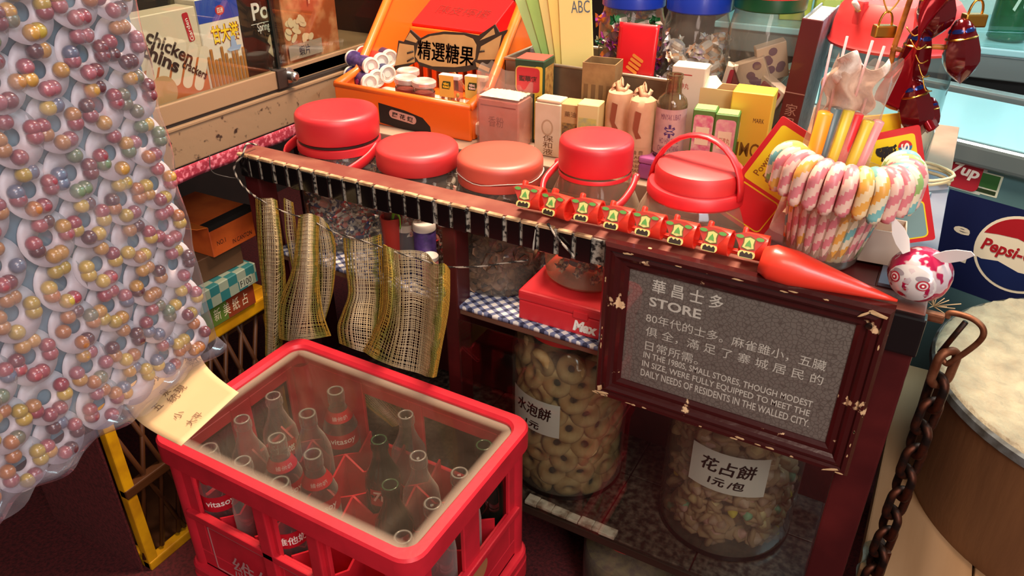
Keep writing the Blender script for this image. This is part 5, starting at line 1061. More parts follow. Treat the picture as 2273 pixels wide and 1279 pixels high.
fill(CWH, 44, jb.x + .006, YB, ZT + .065, PY(1520, 92, 1.26).z, .042, 'wrapped sweet in the middle blue-lidded jar', 'sweets in the middle blue-lidded jar', rmin=.4)
gm = M('gum_box_cream', 'D6BCA4', .55); gp = M('gum_purple', '6E4560', .5); gr = M('gum_red', 'A8323A', .5)
gs = [(-.030, -.045, .10, .3, .15, 'standing at the left'), (.0, -.052, .115, .1, -.4, 'with purple flowers in the middle'), (.028, -.046, .085, -.2, .5, 'tilted at the right'), (.022, -.03, .14, .5, -.3, 'high at the back'), (-.005, -.05, .058, .2, .9, 'lying red side up at the bottom'), (-.035, -.04, .055, .2, .1, 'low at the left')]
for i, (dx, dy, dz, rz, ry, wd) in enumerate(gs):
    t = thing('gum_box', 'small printed sweet box in the green-lidded jar, ' + wd, 'sweet box', (jc.x + .004 + dx * .9, YB + .005 + dy * .68, ZT + dz + .02), (.2, ry, rz), 'small boxes in the green-lidded jar'); t.scale = (1.4, 1.4, 1.4); bx('carton', -.017, .017, -.006, .006, -.022, .022, gm, t, .0008, 1)
    if i % 2: [prism('flower_print', circ(.005, 10), .0003, gp, t, mtx=MX((random.uniform(-.010, .010), -.0063 - .0001 * k, random.uniform(-.012, .015)), *FRONT)) for k in range(6)]
    else: prism('red_print', rrect(.026, .030, .002, 2), .0003, gr, t, mtx=MX((0, -.0064, .003), *FRONT)); T('printed_lettering', '糖', .01, gp, t, MX((0, -.0068, -.016), *FRONT), fit=.008)
# red sachet in front of the purple sweets
p = PY(1412, 112, 1.237); sc2 = thing('red_sachet', 'glossy red sachet printed with orange chips in front of the purple sweets jar', 'packet', (p.x, 1.240, p.z), (-.12, 0, .05))
surf('sachet', lambda u, v: (-.034 + .068 * u, -.003 * sin(pi * u) * sin(pi * v), -.046 + .088 * v), 10, 10, M('sachet_red', 'D3141E', .3, coat=.3), sc2, thick=.002)
for i in range(4): prism('chip_print', rrect(.022, .005, .002, 2), .0003, M('chip_orange', 'D07A2A', .5), sc2, mtx=MX((-.004 + i * .003, -.0052, -.032 + i * .0065), (cos(-.5), 0, sin(-.5)), (sin(.5), 0, cos(.5))))
bx('sachet_foot', -.02, .02, .0, .004, tzt * 0 - (p.z - ZT - .05), -.04, M('sachet_red', '', .3), sc2, .0005)
# booklets fanned
for i, (a, c, lab) in enumerate(((-26, 'B9D98A', 'pale green booklet leaning furthest left of the fan'), (-21, 'A6D070', 'light green booklet second in the fan'), (-15, 'EBDD8A', 'pale yellow booklet in the middle of the fan'), (-11, 'F0DC7A', 'yellow booklet behind the front one'), (-6, 'F2DF8C', 'front yellow booklet lettered ABC at the top'))):
    p = PY(1262 + i * 8, 150, 1.25 + .0 * i); t = thing('booklet', lab, 'booklet', (p.x, 1.262 - i * .005, ZT + .051), (-.04, radians(a), .06), 'booklets in the tin tray')
    BK = M('booklet_%d' % i, c, .6); bx('cover', -.030, .030, -.0018, .0018, 0, .215, BK, t, .0006, 1)
    if i == 4: T('printed_lettering', 'ABC', .02, M('booklet_ink', '5E6A78', .6), t, MX((.010, -.0023, .172), *FRONT), fit=.034, h=.020)
cl = thing('bulldog_clip', 'grey spring clip with a wire loop beside the booklets', 'clip', (PY(1195, 120, 1.27).x, 1.27, ZT + .11)); bx('clip_jaw', -.014, .014, -.008, .008, 0, .03, M('grey_clip', '8E8078', .5), cl, .003); tube('wire_loop', [(.012 * cos(a * .35), 0, .036 + .010 * sin(a * .35)) for a in range(18)], .0012, DARKM, cl, 6, closed=True); bx('clip_foot', -.012, .012, -.006, .006, -.059, .0, M('grey_clip', '', .5), cl, .001)
tis = surf('pink_tissue', lambda u, v: (PY(1180, 120, 1.28).x - .01 + .05 * u, 1.26 + .05 * v, ZT + .10 + .012 * sin(u * 8) * cos(v * 9)), 16, 12, M('pink_tissue', 'D9A99A', .8), thick=.001); tag(tis, 'crumpled pale pink tissue in the left end of the tin tray', 'tissue')
# hardcover book
bk = thing('hardcover_book', 'tall hardcover book with maroon spine and grey-blue boards standing by the tray', 'book', (-.206, 1.262, ZT), (0, radians(3), 0)); BB = M('grey_blue_board', '7E8B96', .6, col2='65727E', scale=90)
bx('cover_board', -.015, -.012, 0, .15, 0, .235, BB, bk, .0008); bx('cover_board', .012, .015, 0, .15, 0, .235, BB, bk, .0008); bx('spine', -.0155, .0155, -.002, .002, 0, .235, M('maroon_spine', '571416', .45, coat=.15), bk, .0015); bx('page_block', -.012, .012, .002, .145, .003, .231, CREAM, bk, .0004)
T('printed_lettering', '家\n用\n記', .02, M('spine_silver', 'A87A6E', .4, .3), bk, MX((0, -.0025, .075), *FRONT), h=.062); bx('spine_line', -.015, .015, -.0026, -.002, .122, .1235, M('spine_silver', '', .4), bk, 0)
# ---------------------------------------------------------------- big square jar at the back right corner
bjx, bjy = -.083, 1.36
BJ = thing('snack_jar', 'big clear shop jar with broad red latched lid at the back corner of the counter', 'jar', (bjx, bjy, .8405))
sq = lambda a, v: 1 + (.06 * cos(4 * a - pi) if v < .9 else 0)
lathe('jar_body', [(0, .004), (.088, 0), (.096, .012), (.098, .165), (.094, .185), (.090, .19), (.090, .2)], G('big_jar_plastic', 'ECF2F1', 1.42, .06, dust=.04, dustcol='CFE2E4', dscale=12, edge='9FB4B4'), BJ, 64, wob=sq)
lathe('lid', [(0, .262), (.05, .262), (.078, .258), (.088, .246), (.093, .225), (.096, .2), (.099, .196), (.097, .192), (.09, .192)], REDL, BJ, 64)
for a in (-2.2, -1.2): bx('lid_lug', -.008, .008, -.006, .006, .222, .262, REDL, BJ, .003, mtx=Matrix.Rotation(a + pi / 2, 4, 'Z') @ Matrix.Translation((0, -.086, 0)))
tube('latch_pin', [(-.052, -.072, .248), (-.060, -.086, .262)], .004, CAPW, BJ, 8); lathe('latch_knob', [(0, .008), (.006, .007), (.008, .002), (.007, 0)], M('amber_knob', 'D69A2A', .4), BJ, 14, loc=(-.051, -.07, .247))
for i in range(7): bx('packet_slip', -.03 + i * .006, -.005 + i * .006, -.02 + i * .004, -.018 + i * .004, .004, .05 + .01 * (i % 3), M('pale_slip_%d' % (i % 3), ('C9D6D2', 'B9A9A0', '9DB7B9')[i % 3], .5), BJ, .0005, 1)
wr = thing('wire_coil', 'loose coil of cream plastic-covered wire at the foot of the big jar', 'wire', (.0, 1.285, .846)); 
tube('coil', [((.045 + .004 * sin(k * .7)) * cos(k * .33), (.035 + .004 * cos(k * .9)) * sin(k * .33), .004 + .0009 * k * .33 + .004 * abs(sin(k * .2))) for k in range(48)], .0026, M('cream_wire', 'C9BB92', .4), wr, 8)
bx_ = thing('kraft_scraps', 'flat kraft packet lying on the counter between the cards and the side board', 'packet', (-.03, 1.13, .8410), (0, 0, .2)); bx('packet_body', -.03, .026, -.04, .04, 0, .012, M('kraft_paper', '', .8), bx_, .002); bx('pale_sheet', -.028, .02, -.06, -.042, 0, .004, M('pale_side_sheet', 'AEB7BE', .5), bx_, 0)
bx_ = thing('clear_packet', 'shiny pale plastic packet lying in front of the big jar', 'packet', (-.028, 1.22, .8410), (0, 0, -.1)); surf('packet_film', lambda u, v: (-.05 + .1 * u, -.035 + .07 * v, .005 + .004 * sin(u * 11) * sin(v * 7)), 20, 14, M('shiny_pale_film', 'A8BCC0', .15, .3, bump=.5, bscale=60), bx_, thick=.004)
# ---------------------------------------------------------------- red ornament string with brass locks
OY = 1.08
on = thing('bauble_string', 'string of glossy dark red baubles and ribbon on an orange cord hanging at upper right', 'ornament', (0, 0, 0))
LAC = M('red_lacquer_foil', '5E0B12', .14, .35, coat=.5); BAM = M('bamboo_orange', 'C0762A', .4, col2='7E4312', scale=60)
def O(px, py, dy=0.): return PY(px, py, OY + dy)
def bauble(px0, py0, px1, py1, r, dy=0.):
    a, b = O(px0, py0, dy), O(px1, py1, dy); L = (b - a).length; z = (b - a).normalized(); x = z.orthogonal().normalized(); m = MX(a, x, z.cross(x)); 
    lathe('bauble', [(r * f, L * q) for q, f in ((0, .05), (.03, .35), (.12, .6), (.3, .84), (.5, .98), (.66, .96), (.78, .78), (.9, .42), (1, .02))], LAC, on, 18, mtx=m, wob=lambda t, v: 1 + .06 * cos(6 * t), smooth=True)
    lathe('gold_band', [(r * .80, L * .27), (r * .88, L * .285), (r * .86, L * .30)], GOLD, on, 24, mtx=m); lathe('blue_band', [(r * .62, L * .14), (r * .70, L * .17), (r * .72, L * .2)], M('blue_band_foil', '20306E', .2, .5), on, 24, mtx=m)
bauble(2136, 40, 2131, 186, .0205); bauble(2050, 55, 2008, 205, .019, -.0); bauble(2022, 170, 2040, 305, .021, -.012); bauble(2085, -40, 2070, 85, .022); bauble(1998, 135, 1988, 220, .0145, .02); bauble(2066, 215, 2058, 296, .013, .0)
def rib_(u, v):
    a = O(2095, -30, -.03).lerp(O(1975, 235, -.03), u); n_ = V((.036 * cos(.6 + u * 2.2), .018 * sin(u * 5), .014)) * (v - .5) * (1 + .3 * sin(u * 9)); return a + n_
surf('red_ribbon', rib_, 30, 4, M('red_ribbon_foil', '8E0D16', .18, .45), on, thick=.0008)
def rib2(u, v):
    a = O(2010, 215, -.01).lerp(O(2060, 290, -.02), u); return a + V((.034 * (v - .5) * (1.1 - .5 * u), .01 * sin(v * 7), .012 * (v - .5)))
surf('red_ribbon', rib2, 14, 5, M('red_ribbon_foil', '', .18), on, thick=.0008)
tube('orange_cord', spline([O(2030, -30), O(2000, 60), O(1985, 105), O(1972, 165), O(1958, 215), O(1975, 235), O(2000, 242)], 6), .0034, BAM, on, 7); tube('orange_cord', spline([O(1978, 105), O(2010, 112), O(2070, 104), O(2112, 108)], 5), .0032, BAM, on, 7)
for k in range(5): tube('gold_wire', spline([O(2012 + k * 9, 60 + k * 28, -.03), O(2030 + k * 6, 80 + k * 30, -.035), O(2052 + k * 4, 66 + k * 34, -.03)], 4), .0008, GOLD, on, 5)
for px_, py_ in ((1965, 55), (2165, 30)):
    p = O(px_, py_, .01); lk_ = thing('brass_padlock', 'tiny brass padlock hanging on a ring ' + ('left of the red baubles' if px_ < 2000 else 'right of the red baubles'), 'padlock', p, (0, 0, YAW)); bx('lock_case', -.013, .013, -.007, .007, -.015, 0, GOLD, lk_, .002); tube('shackle', [(.008 * cos(a * pi / 10), 0, .0 + .016 * sin(a * pi / 10)) for a in range(11)], .0014, GOLD, lk_, 6); tube('hang_ring', spline([(0, 0, .014), (.010, 0, .03), (.004, 0, .048), (-.01, 0, .034), (0, 0, .014)], 5), .0011, M('gold_thread', 'C9963A', .4, .5), lk_, 5); tube('hang_thread', [(.004, 0, .046), (.006, 0, .16)], .0008, M('gold_thread', '', .4), lk_, 5)
tube('hanger_thread', [O(2085, -35), O(2085, -35) + V((0, 0, .35))], .001, M('gold_thread', '', .4), on, 5)
# ---------------------------------------------------------------- gumball sheet hanging at the left
SM = MX((-.44, .308, .975), (-.117, .993, 0), (0, 0, 1))
GS = thing('gumball_sheet', 'big plastic-wrapped sheet of white scalloped cards studded with coloured gumballs', 'gumball card')
GS.matrix_world = SM
bx('backing_board', -.24, .002, .006, .47, -.004, -.002, M('blue_grey_backing', '6F8E9C', .7, col2='5A7684', scale=30), GS, 0)
CW = M('glossy_white_card', 'C2BDC0', .38, col2='B8A6A8', scale=22)
def petal_mesh():
    R, rh, n = .0166, .0047, 32; vs, fs = [], []
    for th, z0 in ((0, 0), (1, -.0007)):
        for k in range(n):
            a = 2 * pi * k / n; dx, dy = cos(a), sin(a)
            ox, oy = (R * dx, R * dy) if dy < .15 else (R * max(-1, min(1, dx * 1.0)), R * dy * 1.0)
            b = .0016 * max(0, -dy)
            vs.append((rh * dx, rh * dy * 1.05, z0)); vs.append((ox, oy, z0 + b + .0030 - .0022 * (oy / R + 1)))
    m = 2 * n
    for k in range(n):
        a, b = 2 * k, 2 * ((k + 1) % n)
        fs += [(a, a + 1, b + 1, b), (m + a, m + b, m + b + 1, m + a + 1), (a, b, m + b, m + a), (a + 1, m + a + 1, m + b + 1, b + 1)]
    me = bpy.data.meshes.new('scalloped_card'); me.from_pydata(vs, [], fs); me.materials.append(CW); me.polygons.foreach_set('use_smooth', [True] * len(fs)); me.update(); return me
PT = petal_mesh()
BC = ['6A3238', '7E3E46', '9A6A40', 'A67A3A', '9E8436', '66624E', '637056', '5C6072', '84363F', '8E525A', '522C30', '9A6036', '90484E', 'AE903E']
BM = []
for i, c in enumerate(BC):
    me = bpy.data.meshes.new('gumball'); bm = bmesh.new(); bmesh.ops.create_uvsphere(bm, u_segments=14, v_segments=9, radius=.0045); bm.to_mesh(me); bm.free()
    me.materials.append(M('gumball_%d' % i, c, .28, coat=.5, col2=c, scale=200)); me.polygons.foreach_set('use_smooth', [True] * len(me.polygons)); BM.append(me)
random.seed(41)
COLX = [-.014, -.0402, -.0700, -.0967, -.129, -.156, -.187, -.214]
cnt = 0; rest = []
petals = []
for ci, cx_ in enumerate(COLX):
    for rj in range(15):
        z = .4315 - .0299 * rj - (.0022 if ci in (2, 3) else .0045 if ci in (4, 5) else .006 if ci > 5 else 0)
        if z < .004: continue
        petals.append((ci, rj, cx_ + random.uniform(-.0006, .0006), z))
petals.sort(key=lambda q: (abs(q[3] - .125) > .16, -q[0] if q[0] < 6 else 9))
for ci, rj, cx_, z in petals:
    p = bpy.data.objects.new('scalloped_card', PT); COL.objects.link(p); p.parent = GS; p.location = (cx_, z, .0005 + .0002 * (15 - rj) + (ci // 2 % 2) * .0003); p.rotation_euler = (radians(-3.5), 0, random.uniform(-.05, .05))
    pal = random.sample(BM, 5)
    for k in range(8):
        if random.random() < .09: continue
        a = radians(22.5 + 45 * k + random.uniform(-6, 6) + (8 if k % 2 else -8)); q = .0103
        me = random.choice(pal); loc = (q * cos(a), q * sin(a), .0042)
        vis = cx_ > -.172 and z < .27
        if vis and cnt < 300:
            o = bpy.data.objects.new('gumball', me); COL.objects.link(o); o.parent = p; o.location = loc; o.rotation_euler = (random.uniform(0, 3), random.uniform(0, 3), 0); cnt += 1
        else: rest.append((p.location + V(loc), BM.index(me)))
bm = bmesh.new(); mats_ = [m.materials[0] for m in BM]
vs, fs, mi = [], [], []
tmp = bmesh.new(); bmesh.ops.create_uvsphere(tmp, u_segments=12, v_segments=8, radius=.0045); tv = [v.co.copy() for v in tmp.verts]; tf = [[v.index for v in f.verts] for f in tmp.faces]; tmp.free(); bm.free()
for P_, k in rest:
    b = len(vs); vs += [P_ + v for v in tv]; fs += [tuple(b + i for i in f) for f in tf]; mi += [k] * len(tf)
o = mesh('gumballs', vs, fs, mats_, GS, smooth=True, fm=mi); o['kind'] = 'stuff'
def film(u, v):
    x = -.245 + .252 * u; y = -.006 + .48 * v - .004 * sin(u * 30) * (v < .02)
    return (x, y, .0112 + .0013 * sin(x * 95 + y * 40) * sin(y * 60 - x * 50) + .0012 * sin(x * 210 + y * 130) - (.010 * max(0, (u - .965) / .035)) + .003 * max(0, .05 - v) * 20 * sin(x * 70))
surf('plastic_film', film, 70, 90, G('sheet_film', 'F1EEF0', 1.42, .07, dust=.09, dustcol='CFC0C6', dscale=20), GS)
def hem(u, v): x = -.245 + .25 * u; return (x, -.010 + .012 * v + .002 * sin(u * 25), .012 + .004 * sin(u * 33 + v * 2) - .008 * abs(v - .5))
surf('folded_hem', hem, 70, 6, G('folded_film', 'DCDCE4', 1.5, .12, dust=.10, dustcol='C9BBC8', dscale=60), GS)
tube('hanging_cord', [(-.12, .468, 0), (-.12, 1.5, 0)], .0015, M('clear_string', 'E6D6C4', .4), GS, 6)
# handwritten paper under it
NP = M('cream_note_paper', 'CDAA7C', .75, col2='C59F70', scale=8)
na, nb = PX(268, 850, -.462), PX(440, 705, -.462); nc, nd = PX(402, 990, -.372), PX(530, 872, -.372)
def note(u, v):
    t_ = v; top = na.lerp(nb, u); bot = nc.lerp(nd, u); p = top.lerp(bot, t_); k = sin(pi * t_); return (p.x - .020 * k, p.y, p.z - .012 * k)
nt_ = thing('paper_note', 'curled cream paper with faint handwriting hanging between the gumball sheet and the crate', 'paper')
surf('sheet', note, 12, 20, NP, nt_, thick=.0006)
random.seed(8)
PEN = M('faded_pen', '6A4A34', .7)
def note_txt(s, u, v, w, dz=.0012):
    p = V(note(u, v)); ux = (V(note(u + .02, v)) - V(note(u - .02, v))).normalized(); vy = (V(note(u, v - .03)) - V(note(u, v + .03))).normalized(); nz = ux.cross(vy).normalized()
    T('pen_writing', s, .01, PEN, nt_, MX(p + nz * dz, ux, vy), fit=w)
for s, u, v, w in (('周', .16, .30, .009), ('師', .30, .28, .010), ('遊', .45, .27, .010), ('食', .67, .13, .009), ('普圓街', .84, .16, .016), ('茶樓', .88, .38, .010), ('果汁', .90, .47, .010), ('五', .25, .60, .006), ('泉', .42, .53, .006), ('統', .45, .64, .008), ('現', .58, .62, .007), ('小', .32, .80, .007), ('大平', .38, .92, .012)): note_txt(s, u, v, w)
# ---------------------------------------------------------------- woven mesh hanging on the cord
def woven_mat():
    m = bpy.data.materials.new('woven_straw'); m.use_nodes = True; nt = m.node_tree; b = nt.nodes['Principled BSDF']; b.inputs['Roughness'].default_value = .8
    uv = nt.nodes.new('ShaderNodeUVMap'); s = nt.nodes.new('ShaderNodeSeparateXYZ'); nt.links.new(uv.outputs[0], s.inputs[0])
    tc = nt.nodes.new('ShaderNodeTexCoord'); n = nt.nodes.new('ShaderNodeTexNoise'); n.inputs['Scale'].default_value = 45; nt.links.new(tc.outputs['Object'], n.inputs['Vector'])
    ad = nt.nodes.new('ShaderNodeMath'); ad.operation = 'MULTIPLY_ADD'; ad.inputs[1].default_value = .25; nt.links.new(n.outputs['Fac'], ad.inputs[0]); nt.links.new(s.outputs[0], ad.inputs[2])
    r = nt.nodes.new('ShaderNodeValToRGB'); e = r.color_ramp.elements; e[0].position = .10; e[0].color = lin('7A6A22'); e[1].position = 1.14; e[1].color = lin('8E7A2A')
    for p_, c in ((.20, 'B58A34'), (.30, '7E7A30'), (.40, 'C2A878'), (.5, 'D2BE9C'), (.84, 'C2A878'), (.92, '7E7C34'), (1., 'B98E2E')):
        q = e.new(min(p_, 1)); q.color = lin(c)
    nt.links.new(ad.outputs[0], r.inputs[0]); nt.links.new(r.outputs[0], b.inputs['Base Color']); return m
WM = woven_mat()
def loft(cols):
    C = [spline([PY(px, py, min(.870, .846 + (Y - .846) * 2.4)) for px, py, Y in c], 8) for c in cols]; n = min(len(c) for c in C)
    def f(u, v):
        t = u * (len(C) - 1); i = min(int(t), len(C) - 2); q = t - i
        def at(c): k = v * (len(c) - 1); j = min(int(k), len(c) - 2); return c[j].lerp(c[j + 1], k - j)
        g = lambda k: at(C[min(max(k, 0), len(C) - 1)])
        a, b, c, d = g(i - 1), g(i), g(i + 1), g(i + 2)
        return .5 * ((2 * b) + (c - a) * q + (2 * a - 5 * b + 4 * c - d) * q * q + (3 * b - a - 3 * c + d) * q ** 3)
    return f
def weave(name, label, pieces):
    t = thing(name, label, 'woven cloth')
    for cols, nu, nv in pieces:
        nu, nv = int(nu * .78), int(nv * .82)
        f = loft(cols); rd = random.Random(nu)
        ju = [rd.uniform(-.3, .3) / nu for _ in range(nu + 1)]; jv = [rd.uniform(-.3, .3) / nv for _ in range(nv + 1)]
        g = lambda u, v: f(min(1, max(0, u + ju[round(u * nu)])), min(1, max(0, v + jv[round(v * nv)])))
        o = surf('woven_panel', g, nu, nv, WM, t, smooth=False)
        w = o.modifiers.new('weave', 'WIREFRAME'); w.thickness = .0019; w.use_even_offset = False; w.use_replace = True
        o['kind'] = 'stuff'
        for ff in range(0):
            pass
    return t
weave('woven_cloth', 'narrow folded strip of woven straw cloth at the left end of the cord', [([[(568, 440, .858), (575, 560, .855), (588, 690, .85), (590, 790, .845)], [(590, 440, .848), (594, 560, .84), (598, 690, .838), (596, 795, .838)], [(604, 440, .838), (614, 560, .83), (612, 690, .83), (606, 795, .832)], [(614, 445, .85), (628, 560, .85), (634, 660, .85), (625, 780, .85)]], 22, 66),
    ([[(630, 440, .864), (635, 520, .864), (650, 600, .864)], [(650, 450, .868), (658, 520, .868), (664, 600, .868)]], 10, 26)])
weave('woven_cloth', 'peaked fold of woven straw cloth spreading at the bottom over the crate corner', [([[(664, 476, .846), (648, 600, .842), (616, 680, .838), (620, 752, .835)], [(676, 474, .84), (664, 600, .832), (646, 690, .83), (640, 757, .83)], [(686, 472, .83), (682, 600, .82), (674, 690, .818), (660, 756, .82)], [(694, 474, .838), (694, 600, .832), (690, 690, .828), (700, 752, .826)], [(708, 480, .848), (706, 600, .848), (716, 690, .842), (736, 746, .836)]], 34, 62),
    ([[(694, 476, .852), (702, 560, .856), (704, 640, .858), (704, 715, .858)], [(714, 484, .848), (728, 560, .848), (728, 640, .85), (716, 712, .855)], [(728, 500, .850), (745, 545, .850), (740, 640, .852), (722, 708, .856)]], 18, 44)])
weave('woven_cloth', 'hanging woven straw panel gathered into a pouch at its lower end', [([[(762, 528, .852), (768, 590, .85), (774, 650, .848), (762, 690, .846), (750, 725, .842), (754, 762, .838)], [(790, 532, .846), (792, 590, .842), (796, 652, .84), (788, 688, .832), (782, 730, .826), (788, 775, .828)], [(820, 528, .846), (822, 590, .842), (826, 652, .84), (822, 690, .835), (820, 735, .828), (822, 785, .83)], [(846, 520, .852), (848, 590, .85), (850, 655, .85), (846, 700, .846), (842, 740, .84), (842, 790, .836)]], 32, 60)])
weave('woven_cloth', 'widest concave panel of woven straw cloth at the right end of the cord', [([[(850, 542, .842), (852, 620, .836), (846, 700, .832), (800, 775, .83)], [(862, 548, .836), (868, 620, .826), (862, 700, .82), (830, 795, .822)], [(884, 556, .85), (890, 640, .85), (886, 730, .846), (868, 812, .834)], [(915, 556, .858), (918, 640, .862), (914, 730, .856), (902, 822, .838)], [(946, 562, .858), (948, 650, .862), (942, 740, .852), (932, 830, .836)], [(966, 585, .842), (966, 660, .834), (958, 750, .826), (946, 836, .826)], [(986, 585, .832), (984, 660, .824), (972, 760, .818), (962, 838, .82)], [(998, 600, .842), (996, 680, .84), (980, 770, .836), (968, 836, .836)]], 60, 70)])
ga, gb, gc, gd = PY(752, 836, .800), PY(800, 828, .800), PY(850, 945, .800), PY(890, 930, .800)
weave('woven_cloth', 'tail of woven straw cloth hanging behind the crate and seen through it', [([[(752, 836, .830), (800, 890, .830), (872, 948, .830)], [(785, 828, .829), (830, 878, .829), (888, 940, .829)], [(812, 826, .830), (850, 868, .830), (890, 900, .830)]], 26, 44)])
# twisted cord
CRD = [M('cord_black', '2B2622', .7), M('cord_white', 'A89C8C', .7)]
def cord(name, label, pts, r=.0017):
    P = spline(pts, 12); o = tube(name, P, r, CRD, None, 8, lobes=2, twist=.5, fmf=lambda i, j: ((j + i) // 4) % 2); return tag(o, label, 'cord')
Yc = .846
cord('twisted_cord', 'black and white twisted cord looped round the left end of the rail', [PY(570, 322, .90), PY(548, 320, .875), PY(538, 345, .862), PY(520, 372, .855), PY(530, 400, .852), PY(552, 425, .85), PY(572, 440, Yc)])
cord('twisted_cord', 'pale twisted cord threaded through the woven cloths under the rail', [PY(572, 440, Yc), PY(625, 468, .842), PY(690, 490, .84), PY(740, 515, .845), PY(790, 530, .842), PY(845, 548, .842), PY(885, 562, .84), PY(940, 578, .842), PY(990, 592, .845), PY(1060, 592, .852), PY(1130, 583, .858), PY(1172, 578, .86)], .0013)
tube('knotted_string', spline([PY(1216, 496, .868), PY(1235, 525, .861), PY(1262, 556, .860), PY(1275, 572, .86)], 8), .0018, CRD, None, 8, lobes=2, twist=.5, fmf=lambda i, j: ((j + i) // 4) % 2); tag(COL.objects['knotted_string'], 'short white twisted string hanging over the black tiles near the sign', 'string')
tube('torn_strip', spline([PY(1190, 500, .868), PY(1186, 530, .861), PY(1183, 556, .860)], 6), .0016, M('torn_strip_paper', 'A8A294', .7), None, 6, flat=.4); tag(COL.objects['torn_strip'], 'thin torn pale strip hanging over the tiles left of the white string', 'string')
tube('thin_wire', spline([PX(465, 345, -1.062), PX(470, 380, -1.058), PX(500, 392, -1.05), PY(530, 396, .86)], 8), .0008, M('thin_dark_wire', '3A3430', .5), None, 6); tag(COL.objects['thin_wire'], 'thin dark wire hooked under the glass cabinet beside the rail', 'wire')
# ---------------------------------------------------------------- carabiner and chain
RUSTI = M('rusty_iron', '6B3A22', .55, .7, col2='8E5E42', scale=50)
KX, KY = .086, .925
cb = thing('carabiner', 'rusty spring hook clipped to the counter edge above the chain', 'hook', (KX, KY, .788), (0, radians(8), radians(-20)))
tube('hook_body', spline([(-.006, 0, -.026), (.004, 0, -.034), (.010, 0, -.028), (.024, 0, .012), (.022, 0, .030), (.006, 0, .036), (-.016, 0, .030), (-.018, 0, .022)], 7), .0036, RUSTI, cb, 10); tube('hook_gate', [(-.006, 0, -.026), (.002, 0, .028)], .0034, DARKM, cb, 10)
cb2 = bx('chain_staple', .044, .070, .920, .930, .806, .818, RUSTI, CT, .003)
fy = thing('frayed_tuft', 'little frayed tuft of pale straw at the counter corner', 'straw', (.056, .945, .815))
random.seed(12)
for i in range(16): tube('straw_fibre', [(0, 0, 0), (random.uniform(-.01, .03), random.uniform(-.012, .012), random.uniform(-.008, .022))], .0006, M('pale_straw', 'B59A72', .8), fy, 4)
CHN = thing('iron_chain', 'heavy rusty iron chain hanging down beside the right counter leg', 'chain', (KX, KY, .752))
def link(i, dz, ax):
    P = []; r, L = .0125, .0125
    for k in range(10): a = pi * k / 9; P.append((r * cos(a), 0, L + r * sin(a)))
    for k in range(10): a = pi + pi * k / 9; P.append((r * cos(a), 0, -L + r * sin(a)))
    o = tube('link', P, 0.0055, RUSTI if i == 0 else DARKM, CHN, 10, closed=True, loc=(0, 0, dz), rot=(0, .05 * (-1) ** i, ax)); return o
for i in range(8): link(i, -.006 - i * .038, YAW + radians(10) if i % 2 == 0 else YAW + radians(95))
for i in range(3): link(8 + i, -.006 - (8 + i) * .038, YAW + radians(10) if i % 2 == 0 else YAW + radians(95))
# ---------------------------------------------------------------- chopping block
CBX, CBY, CBR, CBZ = .373, 1.231, .284, .60
CBZ0 = .37
WOODB = M('block_side_wood', '8A5E38', .65, col2='5E3B22', scale=9, lo=.35, hi=.7, bump=.3, bscale=50, stretch=(1, 1, .15))
kb = thing('chopping_block', 'large round wooden chopping block with a pale scuffed top at the right', 'chopping block', (CBX, CBY, CBZ0))
hh = CBZ - CBZ0
lathe('block_side', [(0, 0), (CBR * .93, 0), (CBR * .97, .05), (CBR * .98, hh - .03), (CBR, hh - .008), (CBR * .995, hh - .001)], WOODB, kb, 72)
def scuffed():
    m = M('scuffed_block_top', '8E8068', .85, col2='B0A284', scale=26, lo=.3, hi=.7, bump=1., bscale=95, detail=8); return m
bm = bmesh.new(); bmesh.ops.create_grid(bm, x_segments=90, y_segments=90, size=1)
for v in bm.verts:
    x_, y_ = v.co.x, v.co.y; k = math.sqrt(max(1e-9, 1 - .5 * (x_ * x_ * y_ * y_ > -1) * y_ * y_)); X_ = x_ * math.sqrt(1 - y_ * y_ / 2); Y_ = y_ * math.sqrt(1 - x_ * x_ / 2); r_ = math.hypot(X_, Y_)
    v.co = (X_ * CBR * .985, Y_ * CBR * .985, hh + (.006 - .012 * (1 - r_ ** 2)) * 1.0 - .006 * (r_ > .99) + .0022 * sin(X_ * 31 + 3 * Y_) * sin(Y_ * 27) + random.uniform(-.0016, .0016))
frombm('scuffed_top', bm, scuffed(), kb, smooth=True)
lathe('rim_band', [(CBR * .985, hh), (CBR * .99, hh + .004), (CBR * 1.004, hh), (CBR * 1.006, hh - .012), (CBR, hh - .014)], M('pale_metal_rim', '8E9494', .4, .6, col2='5E5A50', scale=40), kb, 72)
pl_ = thing('timber_stand', 'rough pale timber stand under the chopping block', 'stand', (CBX, CBY, 0)); WP = M('pale_timber', 'A88560', .7, col2='8E6A45', scale=12, bump=.2, bscale=60, stretch=(1, .12, 1))
for i in range(4): bx('plank', -.305 + i * .15, -.158 + i * .15, -.30, .30, .325, CBZ0 - .0004, WP, pl_, .003)
for y_ in (-.24, .20): bx('cross_bearer', -.29, .29, y_, y_ + .06, .265, .3245, WP, pl_, .003)
for x_ in (-.27, .21):
    for y_ in (-.235, .205): bx('stand_leg', x_, x_ + .06, y_, y_ + .05, 0, .2645, WP, pl_, .003)
tp = thing('clear_tape', 'crinkled strip of clear tape hanging at the foot of the chain', 'tape', (KX - .004, KY + .02, .40), (0, 0, YAW)); surf('tape_strip', lambda u, v: (-.018 + .036 * u, .004 * sin(v * 14) + .003 * sin(u * 5), .02 - .10 * v), 8, 24, G('tape_film', 'C9DCD8', 1.5, .12, dust=.3, dustcol='A9C2BE', dscale=70), tp)
bx('wall_bracket', -.004, .004, -.03, .0, -.01, .03, DARKM, tp, .001)
